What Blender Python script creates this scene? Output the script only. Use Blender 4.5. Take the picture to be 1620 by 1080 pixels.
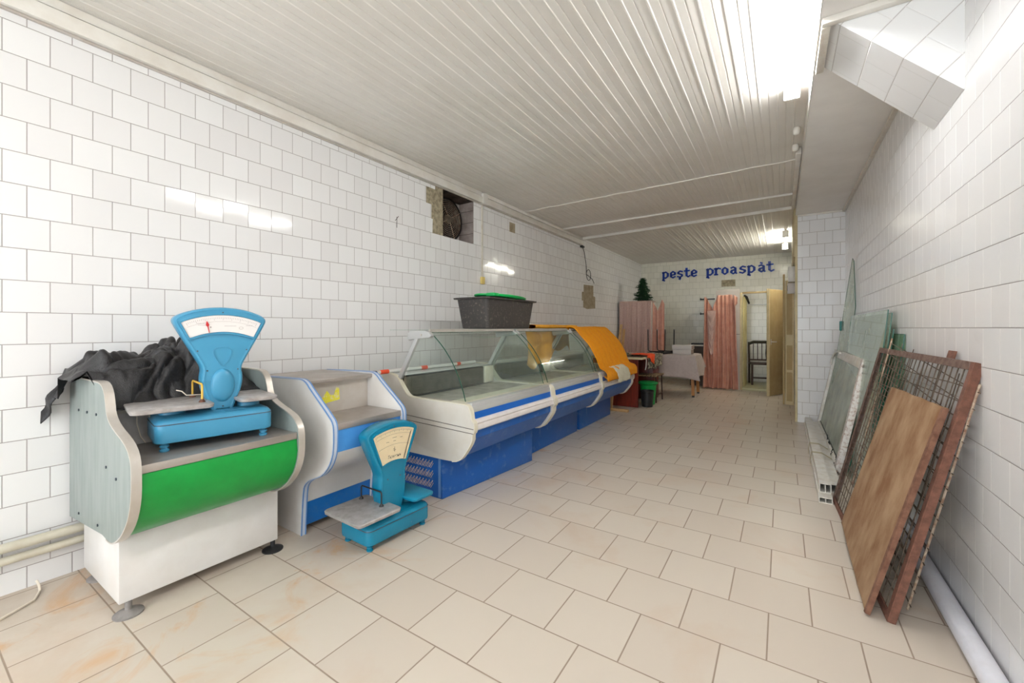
import bpy, bmesh, math, random
from math import pi, sin, cos, radians as R
from mathutils import Vector, Matrix, noise

# ------------------------------------------------------------------ clear
for o in list(bpy.data.objects):
    bpy.data.objects.remove(o)
S = bpy.context.scene
C = S.collection
random.seed(7)

# ------------------------------------------------------------------ camera, world, lights, exposure
cam_d = bpy.data.cameras.new('camera')
cam = bpy.data.objects.new('camera', cam_d)
C.objects.link(cam)
cam.location = (0, 0, 1.229)
cam.rotation_euler = (R(90), 0, 0.5753)
cam_d.sensor_width = 36
cam_d.lens = 658.5 / 1620 * 36
cam_d.shift_y = -21.4 / 1620
cam_d.clip_start = 0.02
S.camera = cam

w = bpy.data.worlds.new('daylight')
S.world = w
w.use_nodes = True
w.node_tree.nodes['Background'].inputs[0].default_value = (0.86, 0.93, 1.0, 1)
w.node_tree.nodes['Background'].inputs[1].default_value = 1.0

def area(name, loc, rot, sx, sy, power, col):
    l = bpy.data.lights.new(name, 'AREA')
    l.shape = 'RECTANGLE'; l.size = sx; l.size_y = sy
    l.energy = power; l.color = col
    o = bpy.data.objects.new(name, l)
    C.objects.link(o)
    o.location = loc; o.rotation_euler = rot
    return o

# added area light behind the camera, just inside the added window opening
area('window_daylight', (-1.2, -3.52, 1.45), (R(90), 0, 0), 3.2, 2.2, 62, (0.84, 0.92, 1.0))
S.view_settings.view_transform = 'Standard'
S.view_settings.look = 'None'
S.view_settings.gamma = 1
S.view_settings.exposure = 0.72
S.view_settings.use_curve_mapping = False

# ------------------------------------------------------------------ node helpers
def new_mat(name):
    m = bpy.data.materials.new(name)
    m.use_nodes = True
    nt = m.node_tree
    return m, nt, nt.nodes['Principled BSDF']

class G:
    def __init__(s, nt): s.nt = nt
    def n(s, t, **k):
        nd = s.nt.nodes.new(t)
        for a, v in k.items(): setattr(nd, a, v)
        return nd
    def put(s, sock, v):
        if isinstance(v, bpy.types.NodeSocket): s.nt.links.new(v, sock)
        else: sock.default_value = v
    def m(s, op, a, b=0.0, c=0.0, clamp=False):
        nd = s.n('ShaderNodeMath', operation=op); nd.use_clamp = clamp
        s.put(nd.inputs[0], a); s.put(nd.inputs[1], b); s.put(nd.inputs[2], c)
        return nd.outputs[0]
    def pos(s):
        return s.n('ShaderNodeTexCoord').outputs['Object']
    def sep(s, v):
        nd = s.n('ShaderNodeSeparateXYZ'); s.put(nd.inputs[0], v)
        return nd.outputs
    def comb(s, x, y, z):
        nd = s.n('ShaderNodeCombineXYZ')
        for i, v in enumerate((x, y, z)): s.put(nd.inputs[i], v)
        return nd.outputs[0]
    def noise(s, vec, scale, detail=4, rough=.55, dist=0.0):
        nd = s.n('ShaderNodeTexNoise')
        s.put(nd.inputs['Vector'], vec); nd.inputs['Scale'].default_value = scale
        nd.inputs['Detail'].default_value = detail; nd.inputs['Roughness'].default_value = rough
        nd.inputs['Distortion'].default_value = dist
        return nd.outputs['Fac']
    def ramp(s, v, a, b, lo=0.0, hi=1.0):
        nd = s.n('ShaderNodeMapRange'); nd.clamp = True
        s.put(nd.inputs['Value'], v)
        nd.inputs['From Min'].default_value = a; nd.inputs['From Max'].default_value = b
        nd.inputs['To Min'].default_value = lo; nd.inputs['To Max'].default_value = hi
        return nd.outputs[0]
    def mix(s, f, a, b):
        nd = s.n('ShaderNodeMix', data_type='RGBA')
        s.put(nd.inputs[0], f)
        s.put(nd.inputs[6], a if isinstance(a, bpy.types.NodeSocket) else (*a[:3], 1))
        s.put(nd.inputs[7], b if isinstance(b, bpy.types.NodeSocket) else (*b[:3], 1))
        return nd.outputs[2]
    def bump(s, h, strength=.3, dist=.01, normal=None):
        nd = s.n('ShaderNodeBump')
        nd.inputs['Strength'].default_value = strength; nd.inputs['Distance'].default_value = dist
        s.put(nd.inputs['Height'], h)
        if normal is not None: s.put(nd.inputs['Normal'], normal)
        return nd.outputs[0]

def srgb(r, g, b):
    f = lambda c: ((c / 255 + .055) / 1.055) ** 2.4 if c > 10 else c / 255 / 12.92
    return (f(r), f(g), f(b))

def mat(name, col, rough=.5, metal=0.0, col2=None, scale=8, amount=1.0, lo=.4, hi=.65, bump=0.0, bscale=60, stretch=(1, 1, 1), spec=.5, coat=0.0):
    m, nt, bs = new_mat(name)
    g = G(nt)
    p = g.pos()
    mp = g.n('ShaderNodeMapping'); g.put(mp.inputs[0], p); mp.inputs['Scale'].default_value = stretch
    v = mp.outputs[0]
    if col2:
        f = g.ramp(g.noise(v, scale, 6, .6), lo, hi, 0, amount)
        g.put(bs.inputs['Base Color'], g.mix(f, col, col2))
        g.put(bs.inputs['Roughness'], g.m('ADD', rough, g.m('MULTIPLY', f, .12)))
    else:
        bs.inputs['Base Color'].default_value = (*col, 1)
        bs.inputs['Roughness'].default_value = rough
    bs.inputs['Metallic'].default_value = metal
    bs.inputs['Specular IOR Level'].default_value = spec
    bs.inputs['Coat Weight'].default_value = coat
    if bump:
        g.put(bs.inputs['Normal'], g.bump(g.noise(v, bscale, 5), bump, .004))
    return m

def tiles(name, ua, va, tw, th, u0, v0, base, alt, gh, gv, rough=.08, grout=.0035, tilt=.012, offset=.5, dirt=None, var=1.0, spec=.5, wob=0.0, bdist=.0015, stain=None):
    """running-bond tiles; ua/va = axes of the wall, gh/gv = colours of the horizontal and vertical joints"""
    m, nt, bs = new_mat(name)
    g = G(nt)
    p = g.pos(); xyz = g.sep(p)
    ax = dict(X=0, Y=1, Z=2)
    u = g.m('SUBTRACT', xyz[ax[ua]], u0 - 60 * tw)
    v = g.m('SUBTRACT', xyz[ax[va]], v0 - 60 * th)
    row = g.m('FLOOR', g.m('DIVIDE', v, th))
    sh = g.m('MULTIPLY', g.m('MODULO', row, 2.0), tw * offset)
    if wob:
        wn = g.n('ShaderNodeTexWhiteNoise', noise_dimensions='1D'); g.put(wn.inputs['W'], row)
        sh = g.m('ADD', sh, g.m('MULTIPLY', wn.outputs[0], wob))
    us = g.m('SUBTRACT', u, sh)
    cell = g.m('FLOOR', g.m('DIVIDE', us, tw))
    fu = g.m('SUBTRACT', us, g.m('MULTIPLY', cell, tw))
    fv = g.m('SUBTRACT', v, g.m('MULTIPLY', row, th))
    du = g.m('MINIMUM', fu, g.m('SUBTRACT', tw, fu))
    dv = g.m('MINIMUM', fv, g.m('SUBTRACT', th, fv))
    ju = g.ramp(du, grout * .35, grout * .75, 1, 0)
    jv = g.ramp(dv, grout * .35, grout * .75, 1, 0)
    wn = g.n('ShaderNodeTexWhiteNoise', noise_dimensions='2D')
    g.put(wn.inputs['Vector'], g.comb(cell, row, 0.0))
    rnd = wn.outputs['Value']; rc = wn.outputs['Color']
    col = g.mix(g.m('MULTIPLY', rnd, var), base, alt)
    if dirt:
        dcol, dscale, dlo, dhi, damt = dirt
        f = g.ramp(g.noise(p, dscale, 6, .62, .4), dlo, dhi, 0, damt)
        col = g.mix(f, col, dcol)
    if stain:
        reg = g.ramp(xyz[0], -1.35, -2.0, 0, 1)
        n1 = g.noise(p, 2.3, 6, .65, 1.2)
        col = g.mix(g.m('MULTIPLY', g.ramp(n1, .56, .70, 0, .75), reg), col, stain)
        n2 = g.noise(p, 5.0, 5, .6)
        col = g.mix(g.m('MULTIPLY', g.m('MULTIPLY', g.ramp(n2, .35, .7, .15, .8), g.ramp(xyz[0], -1.9, -2.6, 0, 1)), .55), col, srgb(172, 148, 122))
    jc = g.mix(jv, gv, gh)
    j = g.m('MAXIMUM', ju, jv)
    g.put(bs.inputs['Base Color'], g.mix(j, col, jc))
    g.put(bs.inputs['Roughness'], g.m('ADD', g.m('MULTIPLY', j, .5), g.m('ADD', rough, g.m('MULTIPLY', g.noise(p, 3.0, 3), .05))))
    bs.inputs['Specular IOR Level'].default_value = spec
    geo = g.n('ShaderNodeNewGeometry').outputs['Normal']
    vs = g.n('ShaderNodeVectorMath', operation='SUBTRACT'); g.put(vs.inputs[0], rc); vs.inputs[1].default_value = (.5, .5, .5)
    vm = g.n('ShaderNodeVectorMath', operation='SCALE'); g.put(vm.inputs[0], vs.outputs[0]); vm.inputs['Scale'].default_value = tilt * 2
    va_ = g.n('ShaderNodeVectorMath', operation='ADD'); g.put(va_.inputs[0], geo); g.put(va_.inputs[1], vm.outputs[0])
    vn = g.n('ShaderNodeVectorMath', operation='NORMALIZE'); g.put(vn.inputs[0], va_.outputs[0])
    h = g.m('ADD', g.m('SUBTRACT', 1.0, j), g.m('MULTIPLY', g.noise(p, 9.0, 2), .35))
    g.put(bs.inputs['Normal'], g.bump(h, .5, bdist, vn.outputs[0]))
    return m

def glass_mat(name, tint, gloss=1.0, haze=0.0, hazecol=(.8, .85, .8)):
    m = bpy.data.materials.new(name); m.use_nodes = True
    nt = m.node_tree; nt.nodes.clear(); g = G(nt)
    out = g.n('ShaderNodeOutputMaterial')
    tr = g.n('ShaderNodeBsdfTransparent'); tr.inputs[0].default_value = (*tint, 1)
    gl = g.n('ShaderNodeBsdfGlossy'); gl.inputs['Roughness'].default_value = .02; gl.inputs[0].default_value = (.95, 1, .97, 1)
    fr = g.n('ShaderNodeFresnel'); fr.inputs[0].default_value = 1.5
    a = g.n('ShaderNodeMixShader')
    bf = g.n('ShaderNodeNewGeometry').outputs['Backfacing']
    g.put(a.inputs[0], g.m('MULTIPLY', g.m('MULTIPLY', fr.outputs[0], gloss), g.m('SUBTRACT', 1.0, bf))); g.put(a.inputs[1], tr.outputs[0]); g.put(a.inputs[2], gl.outputs[0])
    last = a.outputs[0]
    if haze:
        df = g.n('ShaderNodeBsdfDiffuse'); df.inputs[0].default_value = (*hazecol, 1)
        b = g.n('ShaderNodeMixShader')
        g.put(b.inputs[0], g.ramp(g.noise(g.pos(), 4.0, 5), .3, .8, haze * .5, haze * 1.4))
        g.put(b.inputs[1], last); g.put(b.inputs[2], df.outputs[0]); last = b.outputs[0]
    g.put(out.inputs[0], last)
    return m

def emis(name, col, st):
    m, nt, bs = new_mat(name)
    bs.inputs['Base Color'].default_value = (.9, .9, .9, 1)
    bs.inputs['Emission Color'].default_value = (*col, 1)
    bs.inputs['Emission Strength'].default_value = st
    return m

# ------------------------------------------------------------------ materials
WHT, OFF = srgb(243, 242, 241), srgb(237, 235, 234)
M = {}
M['tile_left'] = tiles('white glazed wall tiles left', 'Y', 'Z', .15, .15, .404, 2.052, WHT, OFF, srgb(160, 150, 148), srgb(168, 160, 157), rough=.05, grout=.0032, tilt=.012)
M['tile_right'] = tiles('white glazed wall tiles right', 'Y', 'Z', .15, .15, 2.08, 1.229, WHT, OFF, srgb(150, 143, 140), srgb(238, 236, 233), rough=.16, grout=.0035, tilt=.006,
                        dirt=(srgb(175, 168, 162), 2.5, .62, .85, .35))
M['tile_back'] = tiles('white glazed wall tiles back', 'X', 'Z', .15, .15, .02, .06, srgb(238, 235, 222), srgb(230, 227, 213), srgb(188, 184, 168), srgb(192, 188, 172), rough=.14, grout=.0045, tilt=.006)
M['tile_pillar'] = tiles('white glazed wall tiles pillar', 'X', 'Z', .157, .157, .30, 1.204, WHT, OFF, srgb(178, 168, 160), srgb(182, 174, 166), rough=.12, grout=.004, tilt=.006)
M['tile_diag'] = tiles('white tiles on the sloped soffit', 'X', 'Y', .155, .17, .02, 2.496, WHT, OFF, srgb(160, 156, 152), srgb(235, 232, 230), rough=.12, grout=.004, tilt=.004, offset=.5)
M['tile_floor'] = tiles('beige stoneware floor tiles', 'X', 'Y', .307, .307, -1.583, 1.1885, srgb(209, 198, 184), srgb(203, 191, 177), srgb(152, 134, 118), srgb(152, 134, 118),
                        rough=.30, grout=.0050, tilt=.002, offset=-.5, dirt=(srgb(192, 152, 115), 1.1, .54, .76, .50), spec=.35, bdist=.001, stain=srgb(206, 158, 106))
M['ceil'] = mat('painted ceiling slats', srgb(240, 236, 229), .4, 0, srgb(231, 226, 217), 1.5, .7)
M['white_paint'] = mat('white painted plaster', srgb(246, 242, 237), .5, 0, srgb(236, 231, 225), 2, .8, bump=.1)
M['trunk'] = mat('white plastic trunking', srgb(236, 232, 224), .35, 0, srgb(222, 214, 202), 5, .7)
M['mortar'] = mat('bare grey mortar', srgb(176, 164, 138), .95, 0, srgb(128, 118, 98), 22, 1, bump=.9, bscale=50)
M['mortar2'] = mat('bare brown mortar', srgb(172, 158, 134), .95, 0, srgb(146, 132, 108), 14, 1, bump=.7, bscale=40)
M['soot'] = mat('sooty recess tile', srgb(170, 158, 152), .3, 0, srgb(88, 72, 66), 6, .8, .35, .75)
M['soot_dark'] = mat('sooty recess plaster', srgb(82, 66, 56), .8, 0, srgb(45, 36, 30), 10, 1)
M['black'] = mat('black metal', srgb(28, 27, 27), .45, .2, srgb(60, 55, 50), 30, .5)
M['blackp'] = mat('black plastic', srgb(32, 32, 34), .45)
M['grey_metal'] = mat('brushed steel worktop', srgb(178, 170, 163), .36, .6, srgb(162, 153, 145), 7, .6)
M['alu'] = mat('anodised trim', srgb(208, 202, 194), .35, .45, srgb(192, 180, 166), 9, .5)
M['greypanel'] = mat('grey-green laminate', srgb(144, 153, 149), .4, 0, srgb(132, 142, 138), 30, .7, stretch=(1, 1, .12))
M['green'] = mat('green laminate', srgb(0, 150, 58), .33, 0, srgb(0, 138, 52), 10, .7)
M['cream'] = mat('cream edge strip', srgb(222, 215, 203), .4, 0, srgb(204, 192, 174), 18, .6)
M['creamy'] = mat('yellowed cream plastic edge', srgb(228, 222, 206), .4, 0, srgb(216, 206, 178), 16, .6)
M['white_lam'] = mat('white enamel panel', srgb(232, 229, 226), .28, 0, srgb(218, 212, 206), 4, .6)
M['marble'] = mat('grey marbled riser', srgb(208, 202, 198), .35, 0, srgb(176, 168, 162), 9, .9)
M['blue_lt'] = mat('light blue panel', srgb(74, 150, 222), .35, 0, srgb(62, 136, 208), 5, .7)
M['blue_md'] = mat('medium blue panel', srgb(28, 112, 192), .35, 0, srgb(90, 130, 170), 24, .5, .5, .8)
M['blue_edge'] = mat('blue edging', srgb(92, 138, 196), .4, 0, srgb(120, 150, 190), 20, .6)
M['edge_pale'] = mat('pale grey edging', srgb(198, 206, 220), .4)
M['blue'] = mat('worn blue sheet metal', srgb(18, 90, 172), .38, .05, srgb(120, 148, 186), 13, .6, .56, .78, bump=.15, bscale=40)
M['blue_stripe'] = mat('blue stripe', srgb(20, 98, 190), .32)
M['beige'] = mat('beige moulded plastic', srgb(216, 211, 202), .42, 0, srgb(206, 198, 184), 5, .7)
M['bumper'] = mat('white plastic bumper', srgb(234, 228, 224), .3, 0, srgb(220, 208, 200), 12, .5)
M['deck'] = mat('grey steel deck', srgb(186, 180, 172), .4, .3, srgb(148, 140, 130), 9, .8)
M['louvre'] = mat('dark louvre', srgb(120, 114, 100), .5, .3, srgb(84, 78, 66), 12, .8)
M['post'] = mat('grey post', srgb(196, 196, 194), .35, .2)
M['glass'] = glass_mat('clear greenish glass', (.935, .972, .95), 1.0, .03)
M['glass_end'] = glass_mat('clear glass end', (.945, .975, .958), .8, .03)
M['glass_edge'] = mat('green glass edge', srgb(34, 84, 68), .12)
M['sheet'] = glass_mat('stored glass sheet', (.86, .895, .845), .7, .28, (.70, .75, .65))
M['sheet_green'] = glass_mat('stored green glass sheet', (.56, .74, .57), .7, .25, (.42, .60, .44))
M['frosted'] = glass_mat('dusty glass in frame', (.78, .82, .76), .5, .55, (.70, .74, .66))
M['pvc'] = mat('white pvc', srgb(234, 231, 224), .35, 0, srgb(206, 196, 178), 16, .6)
M['pvc_dirty'] = mat('white pvc with dried foam', srgb(228, 222, 216), .6, 0, srgb(160, 120, 98), 40, .8, .48, .66, bump=.6, bscale=60)
M['rust'] = mat('rusty angle iron', srgb(126, 84, 68), .85, .1, srgb(98, 66, 54), 34, .9, bump=.6, bscale=90)
M['rust2'] = mat('dark rusty iron', srgb(120, 98, 88), .85, .1, srgb(92, 68, 56), 30, .9, bump=.6, bscale=70)
M['hub'] = mat('greasy grey motor', srgb(112, 100, 84), .5, .1, srgb(70, 60, 50), 20, .8)
M['scraped'] = mat('scraped bare metal', srgb(226, 206, 192), .6, 0, srgb(130, 112, 104), 40, .7)
M['wire'] = mat('rusted wire', srgb(112, 98, 84), .6, .3, srgb(78, 58, 46), 30, .9)
M['wire_pale'] = mat('pale wire', srgb(196, 178, 156), .6, .2, srgb(130, 84, 60), 30, .9)
M['ply'] = mat('weathered plywood', srgb(170, 140, 108), .75, 0, srgb(128, 88, 54), 3.2, .95, .36, .64, bump=.25, bscale=90, stretch=(1.8, 1.0, 1))
M['ply_edge'] = mat('plywood edge', srgb(128, 90, 70), .8, 0, srgb(98, 62, 48), 30, .9, bump=.5)
M['teal'] = mat('light blue enamel', srgb(66, 144, 180), .28, 0, srgb(60, 137, 173), 8, .5)
M['teal2'] = mat('teal blue enamel', srgb(14, 124, 156), .24, 0, srgb(12, 117, 149), 3, .3)
M['dial_w'] = mat('white dial', srgb(236, 230, 226), .3)
M['dial_c'] = mat('cream dial', srgb(236, 218, 180), .35, 0, srgb(226, 206, 166), 20, .5)
M['pan'] = mat('worn steel pan', srgb(186, 182, 180), .42, .45, srgb(158, 150, 146), 24, .8)
M['yellow'] = mat('yellow enamel rod', srgb(222, 176, 70), .4)
M['redm'] = mat('red paint', srgb(196, 40, 44), .4)
M['ink'] = mat('dark ink', srgb(70, 56, 50), .6)
M['inkl'] = mat('faint ink', srgb(170, 160, 155), .6)
M['screw'] = mat('screw', srgb(80, 88, 96), .4, .6)
M['cloth_black'] = mat('black glossy synthetic cloth', srgb(14, 12, 14), .34, 0, srgb(44, 40, 44), 110, .6, bump=.5, bscale=240)
M['orange'] = mat('orange terry towel', srgb(255, 168, 14), .95, 0, srgb(250, 152, 8), 30, .8, bump=.9, bscale=220)
M['orange_y'] = mat('yellow-orange cloth', srgb(246, 178, 60), .9, 0, srgb(236, 160, 40), 20, .8, bump=.4, bscale=120)
M['napkin'] = mat('cream napkin', srgb(238, 232, 210), .9, 0, srgb(224, 214, 186), 30, .8, bump=.4, bscale=120)
M['tub'] = mat('black mason tub', srgb(62, 57, 55), .5, 0, srgb(140, 130, 116), 45, .8, .56, .74, bump=.25, bscale=60)
M['lid'] = mat('green plastic', srgb(10, 172, 84), .32)
M['lid2'] = mat('green bucket plastic', srgb(18, 160, 72), .35)
M['sticker'] = mat('yellow sticker', srgb(232, 224, 60), .5, 0, srgb(232, 230, 190), 55, .9, .5, .62)
M['satin'] = mat('pink satin', srgb(216, 164, 144), .33, .15, srgb(200, 138, 116), 9, .6)
M['satin_l'] = mat('pale pink patterned satin', srgb(208, 178, 166), .45, .05, srgb(192, 154, 144), 60, .8)
M['redwood'] = mat('red-brown veneer', srgb(124, 42, 26), .3, 0, srgb(92, 30, 20), 9, .9, stretch=(3, 3, .5))
M['desk_top'] = mat('worn desk top', srgb(150, 134, 112), .6, 0, srgb(96, 84, 70), 22, .8)
M['desk_edge'] = mat('pale desk edging', srgb(224, 208, 170), .5)
M['wood'] = mat('pale pine', srgb(212, 172, 120), .6, 0, srgb(192, 148, 98), 12, .8, stretch=(4, 4, .6))
M['wood_o'] = mat('varnished orange wood', srgb(186, 126, 62), .35, 0, srgb(168, 108, 50), 12, .8)
M['tcloth'] = mat('pale lilac tablecloth', srgb(204, 190, 184), .85, 0, srgb(190, 174, 168), 30, .6)
M['camo'] = mat('patterned cloth', srgb(170, 160, 140), .9, 0, srgb(70, 62, 52), 26, 1, .46, .54)
M['hivis'] = mat('bright orange cloth', srgb(250, 82, 20), .8)
M['brownm'] = mat('dark brown tube', srgb(70, 42, 36), .4, .2)
M['dark_wood'] = mat('dark brown wood', srgb(68, 46, 32), .4)
M['seat_pat'] = mat('patterned seat', srgb(170, 140, 104), .8, 0, srgb(70, 50, 36), 70, 1, .45, .55)
M['olive'] = mat('dark olive upholstery', srgb(60, 56, 40), .8)
M['ivory'] = mat('ivory painted wood', srgb(214, 198, 158), .5, 0, srgb(196, 178, 134), 7, .7)
M['ivory_d'] = mat('darker ivory door board', srgb(182, 158, 112), .55, 0, srgb(170, 146, 100), 7, .7)
M['ivory_y'] = mat('yellowish curtain slats', srgb(226, 214, 158), .5, 0, srgb(190, 172, 116), 12, .8, stretch=(6, 6, .3))
M['stepm'] = mat('pale green step', srgb(200, 196, 158), .4)
M['booth'] = mat('greyish white panel', srgb(208, 200, 192), .4, 0, srgb(196, 186, 176), 4, .6)
M['boxgrey'] = mat('grey white box', srgb(214, 206, 200), .5)
M['boxside'] = mat('taupe box side', srgb(150, 132, 120), .5)
M['letter'] = mat('blue letters', srgb(18, 66, 176), .35)
M['pine'] = mat('artificial fir', srgb(26, 72, 36), .8, 0, srgb(12, 44, 24), 30, 1)
M['pipe'] = mat('painted pipe', srgb(206, 200, 182), .4, 0, srgb(186, 176, 154), 12, .6)
M['pvcpipe'] = mat('white plastic pipe', srgb(236, 236, 244), .3, 0, srgb(216, 212, 214), 7, .5)
M['tape'] = mat('brown tape', srgb(186, 172, 132), .35)
M['clear_tube'] = mat('frosted white tube', srgb(224, 222, 218), .25)
M['orange_cap'] = mat('orange-red cap', srgb(232, 84, 50), .4)
M['yellowbox'] = mat('yellowed socket', srgb(230, 204, 120), .4)
M['tealp'] = mat('teal clamp', srgb(0, 120, 116), .4)
M['rubber'] = mat('grey rubber', srgb(120, 114, 112), .6, 0, srgb(150, 144, 140), 20, .8)
M['cable'] = mat('white cable', srgb(226, 214, 196), .5)
M['tube_on'] = emis('lit fluorescent tube', (.98, .99, 1.0), 40)
M['tube_on2'] = emis('lit far fluorescent tube', (1.0, .99, .86), 66)

# ------------------------------------------------------------------ mesh helpers
class MB:
    def __init__(s): s.bm = bmesh.new(); s.mi = 0
    def _f(s, vs):
        try:
            f = s.bm.faces.new(vs); f.material_index = s.mi; return f
        except ValueError: return None
    def box(s, lo, hi, bev=0.0, rot=None, piv=None, seg=2):
        x0, y0, z0 = lo; x1, y1, z1 = hi
        v = [s.bm.verts.new(p) for p in ((x0,y0,z0),(x1,y0,z0),(x1,y1,z0),(x0,y1,z0),(x0,y0,z1),(x1,y0,z1),(x1,y1,z1),(x0,y1,z1))]
        fs = [s._f([v[i] for i in q]) for q in ((0,3,2,1),(4,5,6,7),(0,1,5,4),(1,2,6,5),(2,3,7,6),(3,0,4,7))]
        geo = v
        if bev:
            es = list({e for f in fs for e in f.edges})
            r = bmesh.ops.bevel(s.bm, geom=es, offset=bev, segments=seg, affect='EDGES', profile=.5)
            geo = list({vv for f in r['faces'] for vv in f.verts} | {vv for vv in v if vv.is_valid})
            for f in r['faces']: f.material_index = s.mi
        if rot is not None:
            c = Vector(piv) if piv else Vector(((x0+x1)/2, (y0+y1)/2, (z0+z1)/2))
            for q in geo: q.co = c + rot @ (q.co - c)
        return s
    def bar(s, a, b, wx, wy, up=(0, 0, 1), bev=0.0):
        a, b = Vector(a), Vector(b); d = b - a; L = d.length; d.normalize()
        u = Vector(up)
        if abs(u.dot(d)) > .98: u = Vector((1, 0, 0))
        sx = d.cross(u).normalized(); sy = sx.cross(d).normalized()
        pts = []
        for t in (a, b):
            for i, j in ((-1,-1),(1,-1),(1,1),(-1,1)):
                pts.append(s.bm.verts.new(t + sx*wx/2*i + sy*wy/2*j))
        fs = [s._f([pts[i] for i in q]) for q in ((3,2,1,0),(4,5,6,7),(0,1,5,4),(1,2,6,5),(2,3,7,6),(3,0,4,7))]
        if bev:
            es = list({e for f in fs for e in f.edges})
            r = bmesh.ops.bevel(s.bm, geom=es, offset=bev, segments=2, affect='EDGES', profile=.5)
            for f in r['faces']: f.material_index = s.mi
        return s
    def prism(s, pts, y0, y1, axis='y', bev=0.0):
        """extrude a closed outline; axis y: pts are (x,z); axis x: (y,z); axis z: (x,y)"""
        def P(a, b, c):
            return {'y': (a, c, b), 'x': (c, a, b), 'z': (a, b, c)}[axis]
        A = [s.bm.verts.new(P(a, b, y0)) for a, b in pts]
        B = [s.bm.verts.new(P(a, b, y1)) for a, b in pts]
        n = len(pts)
        fa = s._f(A); fb = s._f(B[::-1])
        sides = [s._f([A[i], B[i], B[(i+1) % n], A[(i+1) % n]]) for i in range(n)]
        if bev:
            es = list(set(fa.edges) | set(fb.edges))
            r = bmesh.ops.bevel(s.bm, geom=es, offset=bev, segments=2, affect='EDGES', profile=.5)
            for f in r['faces']: f.material_index = s.mi
        return s
    def ribbon(s, pts, y0, y1, th, axis='y', edge_mi=None):
        """open profile (a,b) thickened by th and extruded"""
        n = len(pts); out = []
        for i in range(n):
            p0 = Vector(pts[max(i-1, 0)]); p1 = Vector(pts[min(i+1, n-1)])
            d = (p1 - p0).normalized(); nn = Vector((-d.y, d.x))
            out.append(Vector(pts[i]) + nn * th)
        def P(q, c):
            return {'y': (q[0], c, q[1]), 'x': (c, q[0], q[1]), 'z': (q[0], q[1], c)}[axis]
        V = [[s.bm.verts.new(P(q, c)) for q in L] for L in (pts, out) for c in (y0, y1)]
        a0, a1, b0, b1 = V
        for i in range(n-1):
            s._f([a0[i], a0[i+1], a1[i+1], a1[i]]); s._f([b0[i], b1[i], b1[i+1], b0[i+1]])
        k = s.mi
        if edge_mi is not None: s.mi = edge_mi
        for i in range(n-1):
            s._f([a0[i], b0[i], b0[i+1], a0[i+1]]); s._f([a1[i], a1[i+1], b1[i+1], b1[i]])
        s._f([a0[0], a1[0], b1[0], b0[0]]); s._f([a0[-1], b0[-1], b1[-1], a1[-1]])
        s.mi = k
        return s
    def tube(s, pts, r, seg=10, caps=True, radii=None):
        P = [Vector(p) for p in pts]; n = len(P); rings = []
        prev = None
        for i in range(n):
            d = (P[min(i+1, n-1)] - P[max(i-1, 0)]).normalized()
            if prev is None:
                u = Vector((0, 0, 1)) if abs(d.z) < .9 else Vector((1, 0, 0))
                a = d.cross(u).normalized()
            else:
                a = prev - d * prev.dot(d)
                a = a.normalized() if a.length > .05 else d.orthogonal().normalized()
            b = a.cross(d).normalized(); prev = a
            rr = radii[i] if radii else r
            rings.append([s.bm.verts.new(P[i] + a*cos(2*pi*k/seg)*rr + b*sin(2*pi*k/seg)*rr) for k in range(seg)])
        for i in range(n-1):
            for k in range(seg):
                s._f([rings[i][k], rings[i+1][k], rings[i+1][(k+1) % seg], rings[i][(k+1) % seg]])
        if caps: s._f(rings[0]); s._f(rings[-1][::-1])
        return s
    def lathe(s, prof, c=(0, 0, 0), seg=24, axis='z', sx=1.0, sy=1.0):
        rings = []
        for r, z in prof:
            ring = []
            for k in range(seg):
                a = 2*pi*k/seg
                p = {'z': (cos(a)*r*sx, sin(a)*r*sy, z), 'y': (cos(a)*r*sx, z, sin(a)*r*sy), 'x': (z, cos(a)*r*sx, sin(a)*r*sy)}[axis]
                ring.append(s.bm.verts.new(Vector(p) + Vector(c)))
            rings.append(ring)
        for i in range(len(rings)-1):
            for k in range(seg):
                s._f([rings[i][k], rings[i][(k+1) % seg], rings[i+1][(k+1) % seg], rings[i+1][k]])
        s._f(rings[0][::-1]); s._f(rings[-1])
        return s
    def grid(s, fn, nu, nv):
        V = [[s.bm.verts.new(fn(i/nu, j/nv)) for j in range(nv+1)] for i in range(nu+1)]
        for i in range(nu):
            for j in range(nv):
                s._f([V[i][j], V[i+1][j], V[i+1][j+1], V[i][j+1]])
        return s
    def xf(s, mtx):
        bmesh.ops.transform(s.bm, matrix=mtx, verts=s.bm.verts); return s
    def build(s, name, mats, parent=None, smooth=30, solid=0.0, subsurf=0, bevel=0.0, label=None):
        bmesh.ops.recalc_face_normals(s.bm, faces=s.bm.faces)
        me = bpy.data.meshes.new(name); s.bm.to_mesh(me); s.bm.free()
        if not isinstance(mats, (list, tuple)): mats = [mats]
        for m in mats: me.materials.append(M[m] if isinstance(m, str) else m)
        if smooth:
            for p in me.polygons: p.use_smooth = True
            me.set_sharp_from_angle(angle=R(smooth))
        o = bpy.data.objects.new(name, me); C.objects.link(o)
        if parent is not None: o.parent = parent
        if bevel:
            b = o.modifiers.new('bevel', 'BEVEL'); b.width = bevel; b.segments = 2; b.limit_method = 'ANGLE'; b.angle_limit = R(40)
        if solid:
            k = o.modifiers.new('thickness', 'SOLIDIFY'); k.thickness = solid; k.offset = 0
        if subsurf:
            k = o.modifiers.new('smooth', 'SUBSURF'); k.levels = subsurf; k.render_levels = subsurf
        if label: o['label'] = label
        return o

def tag(o, label, cat, group=None, kind=None):
    o['label'] = label; o['category'] = cat
    if group: o['group'] = group
    if kind: o['kind'] = kind
    return o

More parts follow.
